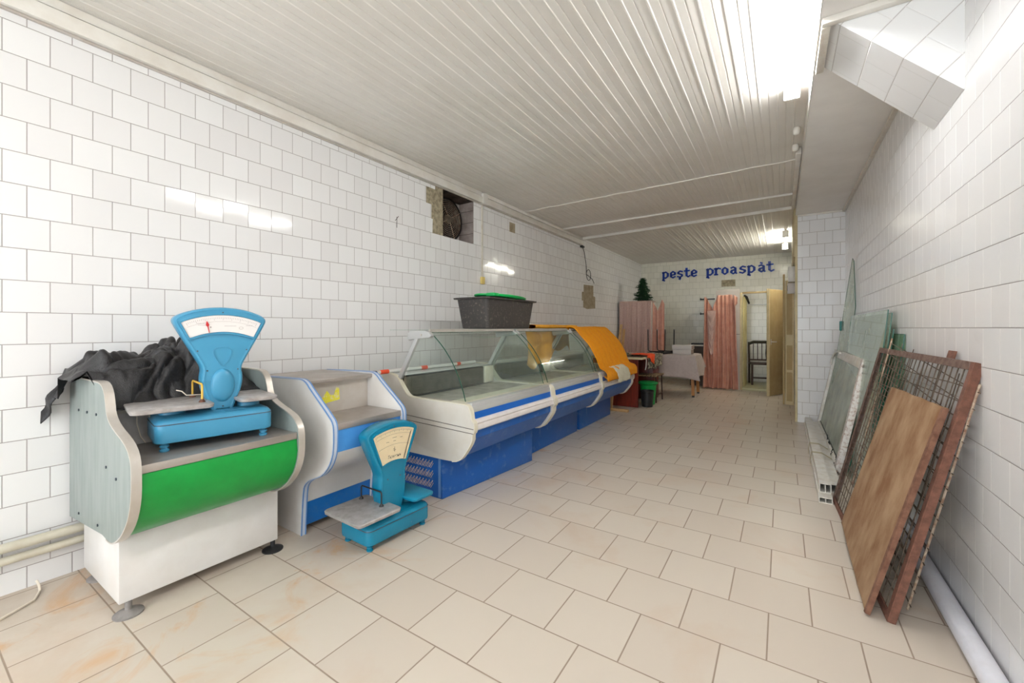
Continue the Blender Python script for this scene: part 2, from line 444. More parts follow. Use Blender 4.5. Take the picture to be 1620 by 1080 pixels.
def thing(name, label, cat, loc=(0, 0, 0), rz=0.0, group=None, kind=None):
    o = bpy.data.objects.new(name, None); C.objects.link(o)
    o.empty_display_size = .05
    o.location = loc; o.rotation_euler = (0, 0, rz)
    return tag(o, label, cat, group, kind)

def struct(o, label):
    return tag(o, label, o.name.split('_')[0].split('.')[0], kind='structure')

def fnoise(x, y=0, z=0): return noise.noise(Vector((x, y, z)))

def open_chaikin(P):
    Q = [P[0]]
    for a, c in zip(P, P[1:]):
        a, c = Vector(a), Vector(c); Q += [tuple(a * .75 + c * .25), tuple(a * .25 + c * .75)]
    return Q + [P[-1]]
def chaikin(P, n=2):
    for _ in range(n):
        Q = []
        for i in range(len(P)):
            a, c = Vector(P[i]), Vector(P[(i+1) % len(P)])
            Q += [tuple(a * .75 + c * .25), tuple(a * .25 + c * .75)]
        P = Q
    return P

# ------------------------------------------------------------------ room shell
CZ = 2.84
XL, YB, YF = -3.0, 10.65, -3.6
def xr(y): return .632 + .0045 * y           # the right wall runs very slightly outwards
b = MB(); b.box((XL - .15, YF - .15, -.1), (1.2, YB + .15, 0)); struct(b.build('floor', 'tile_floor', smooth=0), 'beige stoneware tiled floor in running bond')

# left wall with the extractor recess
b = MB()
hy0, hy1, hz0, hz1 = 3.285, 3.808, 2.20, 2.70
for lo, hi in (((YF - .15, 0), (hy0, CZ + .05)), ((hy1, 0), (YB + .15, CZ + .05)), ((hy0, 0), (hy1, hz0)), ((hy0, hz1), (hy1, CZ + .05))):
    b.box((XL - .25, lo[0], lo[1]), (XL, hi[0], hi[1]))
wl = struct(b.build('wall_left', 'tile_left', smooth=0), 'long white tiled wall on the left behind the counters')
b = MB(); b.box((-3.235, hy0 - .01, hz0 - .01), (-3.215, hy1 + .01, hz1 + .01)); b.build('recess_back', 'marble', wl, 0)
b = MB()
b.box((-3.214, hy1 - .006, hz0 + .006), (XL - .001, hy1 + .004, hz1 - .012))
b.build('recess_side', 'soot', wl, 0)
b = MB(); b.box((-3.214, hy0 + .001, hz1 - .010), (XL - .002, hy1 - .001, hz1 + .006)); b.build('recess_top', 'soot_dark', wl, 0)
b = MB(); b.box((-3.214, hy0 - .006, hz0 + .005), (XL - .002, hy0 + .003, hz1 - .012)); b.build('recess_side', 'soot_dark', wl, 0)
b = MB()
for z in (2.32, 2.45, 2.585): b.box((-3.21, hy1 - .009, z), (XL - .004, hy1 - .0055, z + .004))
b.build('recess_joint', 'ink', wl, 0)
b = MB(); b.prism([(3.13, 2.20), (3.2845, 2.20), (3.2845, 2.725), (3.17, 2.725), (3.17, 2.655), (3.04, 2.655), (3.04, 2.49), (3.115, 2.49), (3.115, 2.345), (3.135, 2.345)], XL - .005, XL + .0015, 'x')
b.build('bare_patch', 'mortar', wl, 0, label='bare mortar beside the extractor fan')
b = MB(); b.prism([(4.565, 2.495), (4.70, 2.495), (4.70, 2.62), (4.565, 2.62)], XL - .005, XL + .0015, 'x'); b.build('bare_patch', 'mortar2', wl, 0, label='small square bare patch')
b = MB(); b.prism([(6.98, 1.60), (7.16, 1.575), (7.38, 1.59), (7.55, 1.60), (7.55, 1.82), (7.46, 1.83), (7.46, 2.03), (7.00, 2.01), (7.00, 1.88), (6.92, 1.88), (6.92, 1.72), (6.98, 1.72)], XL - .005, XL + .0015, 'x')
b.build('bare_patch', 'mortar2', wl, 0, label='stepped bare patch where tiles fell off')
b = MB()
for q in ((2.64, 2.22, 2.68, 2.27), (2.66, 2.16, 2.66, 2.26)): b.bar((XL + .0015, q[0], q[1]), (XL + .0015, q[2], q[3]), .003, .004)
b.build('scratch', 'ink', wl, 0)

b = MB(); b.box((XL - .15, YB, 0), (1.2, YB + .15, CZ + .05)); wb = struct(b.build('wall_back', 'tile_back', smooth=0), 'white tiled wall at the far end, below blue lettering')
b = MB(); b.box((-1.165, YB - .004, 2.175), (-.885, YB + .002, 2.325)); b.build('bare_patch', 'mortar', wb, 0, label='bare patch above the cubicle')

# right wall: near part, projecting pier, far part
b = MB()
b.prism([(xr(YF), YF), (xr(6.62), 6.62), (1.1, 6.62), (1.1, YF)], 0, CZ + .05, 'z')
struct(b.build('wall_right', 'tile_right', smooth=0), 'white tiled wall on the right where glass and boards lean')
b = MB(); b.box((.172, 6.60, 0), (1.1, YB, CZ + .05))
wp = struct(b.build('wall_pier', 'tile_pillar', smooth=0), 'white tiled pier projecting from the right wall')
b = MB(); b.box((.145, 6.595, 0), (.1715, 6.66, 2.80), .002)
struct(b.build('trim_1', 'ivory', smooth=30), 'ivory door post on the edge of the tiled pier')
b = MB()
b.box((XL - .15, YF - .15, 0), (1.2, YF, .35)); b.box((XL - .15, YF - .15, 2.62), (1.2, YF, CZ + .05))
b.box((XL - .15, YF - .15, .35), (-2.85, YF, 2.62)); b.box((.45, YF - .15, .35), (1.2, YF, 2.62))
struct(b.build('wall_front', 'white_paint', smooth=0), 'white front wall behind the camera with a window opening added for light')  # opening added out of view to bring light into the room
b = MB()
for x in (-2.85, -1.75, -.65, .42): b.box((x, YF - .09, .35), (x + .03, YF - .04, 2.62))
b.box((-2.85, YF - .09, .35), (.45, YF - .04, .39)); b.box((-2.85, YF - .09, 2.58), (.45, YF - .04, 2.62))
win = struct(b.build('window_added', 'pvc', smooth=0), 'unseen white-framed window added behind the camera to light the room')  # added window, never in view, goes with the fill light
b = MB(); b.box((-2.82, YF - .068, .39), (.42, YF - .062, 2.58)); b.build('pane', 'glass_end', win, 0)

# ceiling of narrow ribbed slats, real relief
b = MB()
pts = []
x = XL
while x < .06:
    pts += [(x, CZ), (x + .040, CZ), (x + .0415, CZ + .004), (x + .0465, CZ + .004), (x + .048, CZ), (x + .090, CZ), (x + .094, CZ - .0032), (x + .101, CZ - .0032), (x + .105, CZ)]
    x += .1065
pts += [(.17, CZ)]
pts = pts + [(.17, CZ + .08), (XL, CZ + .08)]
b.prism(pts, YF, YB)
struct(b.build('ceiling', 'ceil', smooth=0), 'ceiling of narrow painted slats running down the room')
# lower plain ceiling at the right
b = MB(); b.box((.155, YF, 2.70), (.72, 6.60, CZ + .08))
struct(b.build('ceiling_lowered', 'white_paint', smooth=0), 'plain white lowered ceiling strip along the right wall')
b = MB()
b.box((.150, YF, 2.695), (.1535, 6.6, CZ - .0)); struct(b.build('trim_2', 'trunk', smooth=0), 'thin white edge strip of the lowered ceiling')
b = MB(); b.prism([(xr(2.92) - .028, 2.925), (xr(2.92), 2.925), (xr(6.59), 6.585), (xr(6.59) - .028, 6.585)], 2.672, 2.699, 'z', .003)
struct(b.build('trim_3', 'cream', smooth=30), 'cream cornice strip where the right wall meets the lowered ceiling')
b = MB(); b.box((.17, 6.57, 2.678), (.63, 6.598, 2.699), .003); struct(b.build('trim_4', 'trunk'), 'white cornice strip above the tiled pier')
# sloped tiled haunch (underside of stairs)
b = MB()
A = [(.195, 2.699), (.640, 2.230), (.646, 2.230), (.646, 2.699)]
b.prism(A, 2.496, 2.92)
hn = b.build('wall_haunch', 'tile_diag', smooth=0)
struct(hn, 'tiled stair underside wedge projecting high on the right wall')
# tiles of the haunch follow the slope: use slope coordinates
def haunch_mat():
    m, nt, bs = new_mat('white tiles following the slope'); g = G(nt)
    xyz = g.sep(g.pos())
    a = math.atan2(2.230 - 2.699, .640 - .195)
    s_ = g.m('ADD', g.m('MULTIPLY', g.m('SUBTRACT', xyz[0], .195), cos(a)), g.m('MULTIPLY', g.m('SUBTRACT', xyz[2], 2.699), sin(a)))
    q_ = g.m('ADD', g.m('MULTIPLY', g.m('SUBTRACT', xyz[0], .195), -sin(a)), g.m('MULTIPLY', g.m('SUBTRACT', xyz[2], 2.699), cos(a)))
    # v = depth along y below, offset outwards on the face
    v = g.m('ADD', g.m('MULTIPLY', q_, 1.0), g.m('SUBTRACT', 2.92, xyz[1]))
    row = g.m('FLOOR', g.m('DIVIDE', g.m('ADD', v, 3.015), .165))
    us = g.m('ADD', g.m('ADD', s_, 3.0 + .005), 0.0)
    col = g.m('FLOOR', g.m('DIVIDE', us, .161))
    fu = g.m('SUBTRACT', us, g.m('MULTIPLY', col, .161))
    par = g.m('MULTIPLY', g.m('MODULO', col, 2.0), .06)
    vv = g.m('ADD', g.m('ADD', v, 3.045), par)
    r2 = g.m('FLOOR', g.m('DIVIDE', vv, .165)); fv = g.m('SUBTRACT', vv, g.m('MULTIPLY', r2, .165))
    du = g.m('MINIMUM', fu, g.m('SUBTRACT', .161, fu)); dv = g.m('MINIMUM', fv, g.m('SUBTRACT', .165, fv))
    ju = g.ramp(du, .0014, .003, 1, 0); jv = g.ramp(dv, .0014, .003, 1, 0)
    c = g.mix(jv, g.mix(ju, WHT, srgb(204, 199, 195)), srgb(236, 234, 232))
    g.put(bs.inputs['Base Color'], c); bs.inputs['Roughness'].default_value = .2
    g.put(bs.inputs['Normal'], g.bump(g.m('SUBTRACT', 1.0, g.m('MAXIMUM', ju, jv)), .5, .0015))
    return m
hn.data.materials[0] = haunch_mat()
b = MB(); b.box((.160, 2.50, 2.668), (.196, 2.925, 2.699), .003); struct(b.build('trim_5', 'cream'), 'cream strip along the top edge of the tiled wedge')
b = MB(); b.box((.160, 2.458, 2.668), (.635, 2.494, 2.699), .003); struct(b.build('trim_6', 'trunk'), 'white strip across the lowered ceiling beside the wedge')

# ceiling cross strips
def strip(y0, y1, wd, h, nm, lab, wav=0):
    b = MB(); pts = []
    n = 24
    for i in range(n + 1):
        t = i / n; pts.append((XL + .03 + t * 3.1, y0 + (y1 - y0) * t + wav * sin(i * 1.7), CZ - h / 2 - wav * .3 * (1 + sin(i * 2.3))))
    for i in range(n): b.bar(pts[i], pts[i + 1], wd, h)
    struct(b.build(nm, 'trunk', smooth=0), lab)
strip(4.93, 4.80, .016, .010, 'trim_7', 'thin wavy joint strip across the ceiling', .006)
strip(6.12, 6.00, .035, .022, 'trim_8', 'narrow white bar across the ceiling')
strip(6.93, 6.66, .055, .040, 'trim_9', 'wider white bar across the ceiling at the hanging cable')

# ------------------------------------------------------------------ trunking, conduits, cables on the left wall
b = MB()
b.box((XL + .001, YF, 2.790), (XL + .022, 3.93, CZ - .002), .003)
tag(b.build('ceiling_batten', 'trunk'), 'flat white batten under the ceiling along the near left wall', 'batten')
b = MB()
b.box((XL + .001, YF, 2.702), (XL + .042, 6.88, 2.778), .004)
t = b.build('cable_trunking', 'trunk'); tag(t, 'long white cable trunking just below the ceiling on the left wall', 'trunking')
b = MB(); b.box((XL + .001, YF, 2.690), (XL + .016, 6.86, 2.7005)); b.build('lower_lip', 'alu', t)
b = MB(); b.box((XL + .001, 3.99, 2.790), (XL + .030, 6.9, CZ - .002), .003)
tag(b.build('ceiling_batten', 'trunk'), 'deeper white batten under the ceiling beyond the wall conduit', 'batten')
t = thing('wall_conduit', 'thin vertical conduit with yellowed switch to the right of the extractor fan', 'conduit', (XL, 3.96, 1.75))
b = MB(); b.box((.001, -.012, .075), (.014, .012, .938), .002); b.build('conduit', 'cream', t)
b = MB(); b.box((.001, -.03, 0), (.032, .03, .085), .006); b.build('switch_box', 'yellowbox', t, label='small yellowed box')
b = MB(); b.box((.001, -.03, .945), (.05, .06, 1.07), .004); b.build('junction_box', 'trunk', t)
b = MB()
pts = [(XL + .03, 6.86, 2.695), (XL + .025, 6.96, 2.60), (XL + .02, 7.05, 2.42), (XL + .02, 7.08, 2.30)]
for k in range(15):
    a = -pi / 2 + 2 * pi * k / 14
    pts.append((XL + .02 + .003 * k / 14, 7.13 + .10 * sin(a) + .05, 2.20 - .10 * cos(a) * -1.0))
pts += [(XL + .02, 7.28, 2.16), (XL + .02, 7.36, 2.14), (XL + .02, 7.45, 2.07)]
b.tube(pts, .006, 6)
t = b.build('hanging_cable', 'black'); tag(t, 'black cable hanging in a loop from the trunking end on the left wall', 'cable')
b = MB(); b.box((XL + .003, 6.83, 2.655), (XL + .05, 6.93, 2.688), .004); b.build('cable_clip', 'black', t)

# heating pipes low on the left wall
for z, r, x, lab in ((.232, .022, XL + .05, 'upper of the two painted pipes low on the left wall'), (.172, .019, XL + .046, 'lower of the two painted pipes low on the left wall')):
    b = MB(); b.tube([(x, YF + .01, z), (x, .3, z), (x, 2.1, z)], r, 12)
    t = b.build('heating_pipe', 'pipe', smooth=60); tag(t, lab, 'pipe', 'pipes low on the left wall')
    for y in (.2, 1.3):
        b = MB(); b.box((XL + .001, y - .008, z - .006), (x - r * .8, y + .008, z + .006)); b.build('bracket', 'alu', t)
b = MB()
P = [(XL + .03, .43, .03), (XL + .05, .435, .012), (XL + .10, .43, .006), (XL + .18, .40, .006), (-2.78, .34, .006), (-2.72, .24, .006), (-2.70, .1, .006), (-2.72, -.1, .006)]
b.tube(P, .005, 6); tag(b.build('floor_cable', 'cable', smooth=60), 'short cream cable lying on the floor in the near left corner', 'cable')

# ------------------------------------------------------------------ extractor fan
t = thing('extractor_fan', 'round black extractor fan in the sooty wall recess', 'fan', (-3.213, 3.55, 2.455))
rx = R(0)
b = MB(); b.lathe([(.238, .0), (.245, .004), (.245, .05), (.232, .055), (.232, .010)], seg=40, axis='x'); b.build('housing_ring', 'black', t)
b = MB()
for k in range(9):
    r = .05 + k * .021
    b.tube([(.062 - .02 * (r / .24) ** 2, r * cos(2*pi*i/32), r * sin(2*pi*i/32)) for i in range(33)], .0019, 4, caps=False)
for k in range(4):
    a = k * pi / 2 + .5
    b.tube([(.066, .04 * cos(a), .04 * sin(a)), (.05, .24 * cos(a), .24 * sin(a))], .003, 5)
b.build('wire_guard', 'wire_pale', t)
b = MB(); b.lathe([(.050, .03), (.054, .04), (.048, .066), (.02, .074)], seg=24, axis='x'); b.build('motor_hub', 'hub', t)
for k in range(5):
    a = k * 2 * pi / 5 + .3
    b = MB()
    def fn(u, v, a=a):
        r = .06 + .155 * u; th = a + (v - .5) * .85; return (.018 + .022 * (v - .5), r * cos(th), r * sin(th))
    b.grid(fn, 4, 4); b.build('blade', 'black', t, solid=.003)

# ------------------------------------------------------------------ lamps
def lamp(x, y0, y1, z, m, lab, twin=True):
    t = thing('fluorescent_lamp', lab, 'lamp', (x, y0, z))
    L = y1 - y0; zt = CZ - .002 - z
    b = MB(); b.box((-.018, 0, zt - .022), (.018, L, zt), .004); b.build('housing', 'trunk', t)
    for xx in ((-.030, .030) if twin else (0,)):
        b = MB(); b.tube([(xx, .03, 0), (xx, L - .03, 0)], .013, 12); b.build('tube', m, t, 60)
    for ya, yb in ((0, .0285), (L - .0285, L)):
        b = MB(); b.box((-.046, ya, -.016), (.046, yb, zt - .0225), .003); b.build('tube_holder', 'trunk', t)
    return t
lamp(.055, 1.90, 3.36, 2.765, 'tube_on', 'bright twin fluorescent lamp on the near ceiling beside the lowered strip')
lamp(.05, 8.10, 9.35, 2.72, 'tube_on2', 'smaller lit fluorescent lamp near the far wall', False)
lamp(.055, -1.3, .15, 2.765, 'tube_on', 'unseen twin fluorescent lamp added as fill above and behind the camera position')  # added lamp out of view, brightens the near room
lamp(-1.6, -2.9, -1.5, 2.765, 'tube_on', 'unseen twin fluorescent lamp added as fill nearest the front wall')  # second added lamp, unseen, more fill from the front end
# bare lamp holders on the ceiling edge
for y in (4.05, 4.42):
    b = MB(); b.lathe([(.001, 0), (.02, 0), (.026, -.01), (.024, -.05), (.014, -.06)][1:], (.10, y, CZ - .002), 14)
    o = b.build('lamp_holder', 'trunk', smooth=50)
    tag(o, ('nearer' if y < 4.2 else 'farther') + ' of two empty white lamp holders beside the lowered ceiling', 'lamp holder', 'empty lamp holders')
b = MB(); b.box((.105, 4.5, 2.78), (.146, 6.55, CZ - .003), .003); tag(b.build('conduit_box', 'trunk'), 'white boxed conduit along the ceiling edge before the pier', 'conduit')

# ------------------------------------------------------------------ green service counter
t = thing('service_counter', 'green-fronted service counter with grey-green sides, nearest on the left', 'counter', (-2.5, .9, 0))
ox, oy = 2.5, -.9
sideP = [(-2.975, .292), (-2.975, .93), (-2.94, .975), (-2.88, .988), (-2.51, .990), (-2.455, .983), (-2.415, .955), (-2.395, .905), (-2.385, .87), (-2.35, .835), (-2.28, .808), (-2.19, .785), (-2.125, .76), (-2.088, .72), (-2.078, .68), (-2.078, .59), (-2.095, .53), (-2.13, .47), (-2.19, .41), (-2.26, .365), (-2.32, .342), (-2.37, .34), (-2.44, .345)]
sideP = open_chaikin(sideP)
def off(L, dx=ox): return [(a + dx, z) for a, z in L]
def inset(L, d, lo):
    """cream edging band following the outline"""
    out = []
    n = len(L)
    for i in range(n):
        p0 = Vector(L[max(i-1, 0)]); p1 = Vector(L[min(i+1, n-1)]); dd = (p1 - p0).normalized()
        out.append(Vector(L[i]) + Vector((-dd.y, dd.x)) * d)
    return out
for y, nm in ((.54, 'near'), (1.195, 'far')):
    b = MB(); b.prism(off(sideP), y + oy, y + .030 + oy, bev=.002); sp = b.build('side_panel', 'greypanel', t)
    band = off(sideP)[6:44]
    b = MB(); b.ribbon(band, y - .001 + oy, y + .031 + oy, .006); b.build('edge_strip', 'alu', sp, 60)
    for q in ((-2.80, .84), (-2.66, .845), (-2.52, .85), (-2.25, .62), (-2.38, .645), (-2.80, .35), (-2.50, .37)):
        b = MB(); b.lathe([(.006, -.004), (.006, .0)], (q[0] + ox, y + oy, q[1]), 8, 'y')
        b.build('screw', 'screw', sp)
b = MB(); b.box((-2.50 + ox, .572 + oy, .672), (-2.092 + ox, 1.193 + oy, .690), .002)
b.box((-2.105 + ox, .572 + oy, .660), (-2.088 + ox, 1.193 + oy, .6935), .003)
b.build('worktop', 'grey_metal', t)
b = MB(); b.ribbon([(-2.094 + ox, .658), (-2.085 + ox, .60), (-2.10 + ox, .54), (-2.13 + ox, .48), (-2.185 + ox, .42), (-2.25 + ox, .376), (-2.33 + ox, .35)], .572 + oy, 1.193 + oy, -.006); b.build('front_panel', 'green', t, 60, label='curved green front panel')
b = MB(); b.box((-2.515 + ox, .572 + oy, .691), (-2.50 + ox, 1.193 + oy, .842)); b.build('riser', 'marble', t, 0)
b = MB(); b.box((-2.97 + ox, .572 + oy, .843), (-2.488 + ox, 1.193 + oy, .862), .004); b.build('upper_shelf', 'cream', t)
b = MB(); b.box((-2.88 + ox, .572 + oy, .055), (-2.355 + ox, 1.235 + oy, .345), .003); b.build('base', 'white_lam', t)
b = MB(); b.box((-2.87 + ox, .575 + oy, .345), (-2.37 + ox, 1.19 + oy, .668)); b.build('carcass', 'greypanel', t, 0)
for fx, fy, m in ((-2.36, .605, 'rubber'), (-2.37, 1.215, 'blackp'), (-2.82, .62, 'rubber'), (-2.82, 1.2, 'rubber')):
    b = MB(); b.lathe([(.052, 0), (.052, .006), (.03, .016), (.012, .02), (.012, .055)], (fx + ox, fy + oy, 0), 24); b.build('foot', m, t, 50)

# ------------------------------------------------------------------ blue and white counter
t = thing('display_counter', 'white counter with blue bands and blue-edged sides behind the small scale', 'counter', (-2.5, 1.65, 0))
oy = -1.65
cp = [(-2.95, 0), (-2.95, .90), (-2.93, .908), (-2.42, .921), (-2.368, .918), (-2.33, .90), (-2.30, .871), (-2.10, .722), (-2.079, .695), (-2.073, .66), (-2.073, .58), (-2.083, .52), (-2.115, .46), (-2.17, .405), (-2.235, .375), (-2.30, .35), (-2.345, .318), (-2.365, .28), (-2.378, .15), (-2.388, .0)]
cp = open_chaikin(cp)
for y in (1.385, 1.885):
    b = MB(); b.prism(off(cp), y + oy, y + .028 + oy, bev=.002); sp = b.build('side_panel', 'white_lam', t)
    b = MB(); b.ribbon(off(cp)[4:], y - .0015 + oy, y + .0295 + oy, .006); b.build('edge_strip', 'edge_pale', sp, 60, label='pale edging strip')
    for ye in (y - .002 + oy, y + .0225 + oy):
        b = MB(); b.ribbon([(q[0] - 0, q[1]) for q in inset(off(cp)[4:], .0055, 0)], ye, ye + .0075, .0018); b.build('edge_line', 'blue_edge', sp, 60, label='thin blue edge line')
b = MB(); b.box((-2.94 + ox, 1.414 + oy, .890), (-2.372 + ox, 1.884 + oy, .914), .002); b.build('upper_shelf', 'grey_metal', t)
b = MB(); b.box((-2.43 + ox, 1.414 + oy, .69), (-2.42 + ox, 1.884 + oy, .889)); rp = b.build('riser', 'marble', t, 0); rp.data.materials[0] = M['alu']
b = MB(); b.prism([(1.50 + oy, .74), (1.515 + oy, .80), (1.53 + oy, .775), (1.545 + oy, .79), (1.575 + oy, .83), (1.60 + oy, .80), (1.625 + oy, .80), (1.64 + oy, .845), (1.66 + oy, .84), (1.665 + oy, .765), (1.58 + oy, .755)], -2.4198 + ox, -2.418 + ox, 'x'); b.build('torn_sticker', 'sticker', rp, 0, label='torn yellow sticker')
b = MB(); b.box((-2.43 + ox, 1.414 + oy, .672), (-2.092 + ox, 1.884 + oy, .692), .002); b.box((-2.094 + ox, 1.414 + oy, .655), (-2.084 + ox, 1.884 + oy, .693), .003); b.build('worktop', 'grey_metal', t)
b = MB(); b.ribbon([(-2.092 + ox, .654), (-2.088 + ox, .60), (-2.095 + ox, .53)], 1.414 + oy, 1.884 + oy, -.006); b.build('upper_band', 'blue_lt', t, 60, label='light blue band')
b = MB(); b.ribbon([(-2.095 + ox, .528), (-2.12 + ox, .475), (-2.19 + ox, .415), (-2.32 + ox, .358), (-2.366 + ox, .31), (-2.383 + ox, .25), (-2.392 + ox, .185)], 1.414 + oy, 1.884 + oy, -.006); b.build('front_panel', 'white_lam', t, 60)
b = MB(); b.ribbon([(-2.392 + ox, .184), (-2.40 + ox, .045)], 1.414 + oy, 1.884 + oy, -.006); b.build('lower_band', 'blue_md', t, 0, label='blue kick band')
b = MB(); b.box((-2.94 + ox, 1.414 + oy, .05), (-2.44 + ox, 1.884 + oy, .67)); b.build('carcass', 'white_lam', t, 0)
b = MB(); b.tube([(-2.40 + ox, 1.935 + oy, 0), (-2.40 + ox, 1.935 + oy, .66)], .012, 10); b.build('post', 'post', t, 60)

# ------------------------------------------------------------------ weighing scales
def rrect(w_, d_, r, n=5):
    pts = []
    for cx, cy, a0 in ((w_/2 - r, d_/2 - r, 0), (-w_/2 + r, d_/2 - r, pi/2), (-w_/2 + r, -d_/2 + r, pi), (w_/2 - r, -d_/2 + r, 3*pi/2)):
        for k in range(n + 1):
            a = a0 + pi/2 * k / n; pts.append((cx + r * cos(a), cy + r * sin(a)))
    return pts
def loft(b, secs):
    rings = [[b.bm.verts.new(p) for p in sc] for sc in secs]
    n = len(rings[0])
    for i in range(len(rings) - 1):
        for k in range(n): b._f([rings[i][k], rings[i][(k+1) % n], rings[i+1][(k+1) % n], rings[i+1][k]])
    b._f(rings[0][::-1]); b._f(rings[-1])
def scale_off(P, d):
    """shrink a closed outline by d along its normals"""
    n = len(P); out = []
    area_ = sum(P[i][0] * P[(i+1) % n][1] - P[(i+1) % n][0] * P[i][1] for i in range(n))
    sg = 1 if area_ > 0 else -1
    for i in range(n):
        dd = (Vector(P[(i+1) % n]) - Vector(P[i-1])).normalized()
        out.append((P[i][0] - sg * dd.y * d, P[i][1] + sg * dd.x * d))
    return out
def arcp(r0, cx, cz, a0, a1, n):
    return [(cx + r0 * sin(a0 + (a1 - a0) * k / n), cz + r0 * cos(a0 + (a1 - a0) * k / n)) for k in range(n + 1)]
def text_mesh(txt, size, italic=.3):
    cu = bpy.data.curves.new('t', 'FONT'); cu.body = txt; cu.size = size; cu.shear = italic; cu.align_x = 'CENTER'
    o = bpy.data.objects.new('t', cu); me = bpy.data.meshes.new_from_object(o)
    bpy.data.objects.remove(o); return me

def weighing_scale(name, lab, loc, rz, body, half, win_, dial, pan_m, pan2_m, hoop_m, hx, tallwin, head_d=.085):
    t = thing(name, lab, 'scale', loc, rz)
    L, D = .455, .27
    # base: rounded box with shoulder
    secs = []
    for z, d in ((.036, .012), (.040, .002), (.050, 0), (.118, 0), (.126, .003), (.138, .012), (.146, .03)):
        secs.append([(x, y, z) for x, y in rrect(L - 2 * d, D - 2 * d, .035 - min(d, .02) * .5)])
    b = MB(); loft(b, secs); bs_ = b.build('base', body, t, 40)
    b = MB()
    for z in (.1165,):
        sec = [[(x, y, z + dz) for x, y in rrect(L + .002, D + .002, .036)] for dz in (0, .003)]
        loft(b, sec)
    b.build('seam', 'ink', bs_)
    b = MB(); b.box((hx - .005, -D/2 + .02, .1455), (hx + .075, D/2 - .02, .1475)); b.build('cover_plate', body, bs_, 0)
    for sx in (-1, 1):
        for sy in (-1, 1):
            b = MB(); b.lathe([(.016, 0), (.018, .003), (.018, .010), (.012, .013), (.012, .017), (.017, .020), (.017, .027), (.012, .030), (.012, .040)], (sx * (L/2 - .035), sy * (D/2 - .035), 0), 18)
            b.build('foot', body, t, 50)
    # head
    prof = half + [(-x, z) for x, z in half[::-1] if x > 0]
    prof = [(x + hx, z) for x, z in prof]
    prof = chaikin(prof, 2)
    b = MB()
    y0, y1 = -head_d / 2, head_d / 2
    fr = []
    for y, d in ((y1, .02), (y1 - .006, .008), (y1 - .016, .0), (y0 + .012, 0), (y0 + .003, .004), (y0, .011), (y0 + .0015, .015), (y0 + .0005, .021)):
        fr.append([(x, y, z) for x, z in scale_off(prof, d)])
    loft(b, fr); hd = b.build('head', body, t, 40)
    # dial window (a fan) with rim
    (ri, ro, cz, ang) = win_
    fan = arcp(ro, hx, cz, -ang, ang, 16) + arcp(ri, hx, cz, ang, -ang, 12)
    yd = y0 - .0015
    b = MB(); b.prism(fan, yd - .0022, yd + .003, 'y'); dl = b.build('dial', dial, hd, 0)
    fo = scale_off(fan, -.006)
    b = MB(); n = len(fan)
    for i in range(n): b.bar((fo[i][0], yd - .002, fo[i][1]), (fo[(i+1) % n][0], yd - .002, fo[(i+1) % n][1]), .008, .009, up=(0, 1, 0))
    b.build('dial_frame', body, hd, 40)
    b = MB()
    yy = yd - .0032
    nt_ = 41
    for k in range(nt_):
        a = -ang * .9 + 2 * ang * .9 * k / (nt_ - 1)
        l = .014 if k % 5 == 0 else .007
        r1_ = ro - .010
        b.bar((hx + r1_ * sin(a), yy, cz + r1_ * cos(a)), (hx + (r1_ - l) * sin(a), yy, cz + (r1_ - l) * cos(a)), .0011, .0005, up=(0, 1, 0))
    for rr in ((ro - .03,) if not tallwin else (ro - .034, ro - .095)):
        ar = arcp(rr, hx, cz, -ang * .93, ang * .93, 20)
        for i in range(20): b.bar((ar[i][0], yy, ar[i][1]), (ar[i+1][0], yy, ar[i+1][1]), .0009, .0005, up=(0, 1, 0))
    if tallwin:
        for dx, dz, w2 in ((-.0, ro - .055, .03), (.0, ro - .075, .02), (.05, ro - .062, .02), (-.05, ro - .075, .02)):
            b.bar((hx + dx - w2/2, yy, cz + dz), (hx + dx + w2/2, yy, cz + dz), .002, .0005, up=(0, 1, 0))
        for a, c in (((-.009, ro - .12), (.009, ro - .13)), ((0, ro - .11), (0, ro - .14)), ((-.009, ro - .128), (.004, ro - .136))):
            b.bar((hx + a[0], yy, cz + a[1]), (hx + c[0], yy, cz + c[1]), .0018, .0005, up=(0, 1, 0))
    else:
        for dx, dz, w2 in ((-.09, ro - .040, .03), (-.085, ro - .048, .03), (.03, ro - .052, .05), (.11, ro - .05, .03)):
            b.bar((hx + dx - w2/2, yy, cz + dz), (hx + dx + w2/2, yy, cz + dz), .0013, .0005, up=(0, 1, 0))
        for k in range(10):
            a = 2*pi*k/10; c = 2*pi*(k+1)/10
            b.bar((hx + .075 + .009*cos(a), yy, cz + ro - .062 + .006*sin(a)), (hx + .075 + .009*cos(c), yy, cz + ro - .062 + .006*sin(c)), .0012, .0005, up=(0, 1, 0))
        b.bar((hx - .053, yy, cz + ro - .058), (hx - .047, yy, cz + ro - .058), .006, .0005, up=(0, 1, 0))
    b.build('dial_marks', 'ink' if tallwin else 'inkl', dl, 0)
    if tallwin:
        me = text_mesh('Тюмень', .026, .35)
        b = MB(); b.bm.from_mesh(me)
        b.xf(Matrix.Translation((hx - .004, yy, cz + ri + .016)) @ Matrix.Rotation(pi/2, 4, 'X'))
        b.build('dial_lettering', 'ink', dl, 0)
        b = MB(); a0_ = ang * .84
        b.bar((hx + (ri + .004) * sin(a0_ * .92), yy - .003, cz + (ri + .004) * cos(a0_ * .92)), (hx + (ro - .02) * sin(a0_), yy - .003, cz + (ro - .02) * cos(a0_)), .0045, .001, up=(0, 1, 0))
        b.build('pointer', 'ink', dl, 0)
    else:
        b = MB(); a0_ = -ang * .42
        q = lambda r, da: (hx + r * sin(a0_ + da), cz + r * cos(a0_ + da))
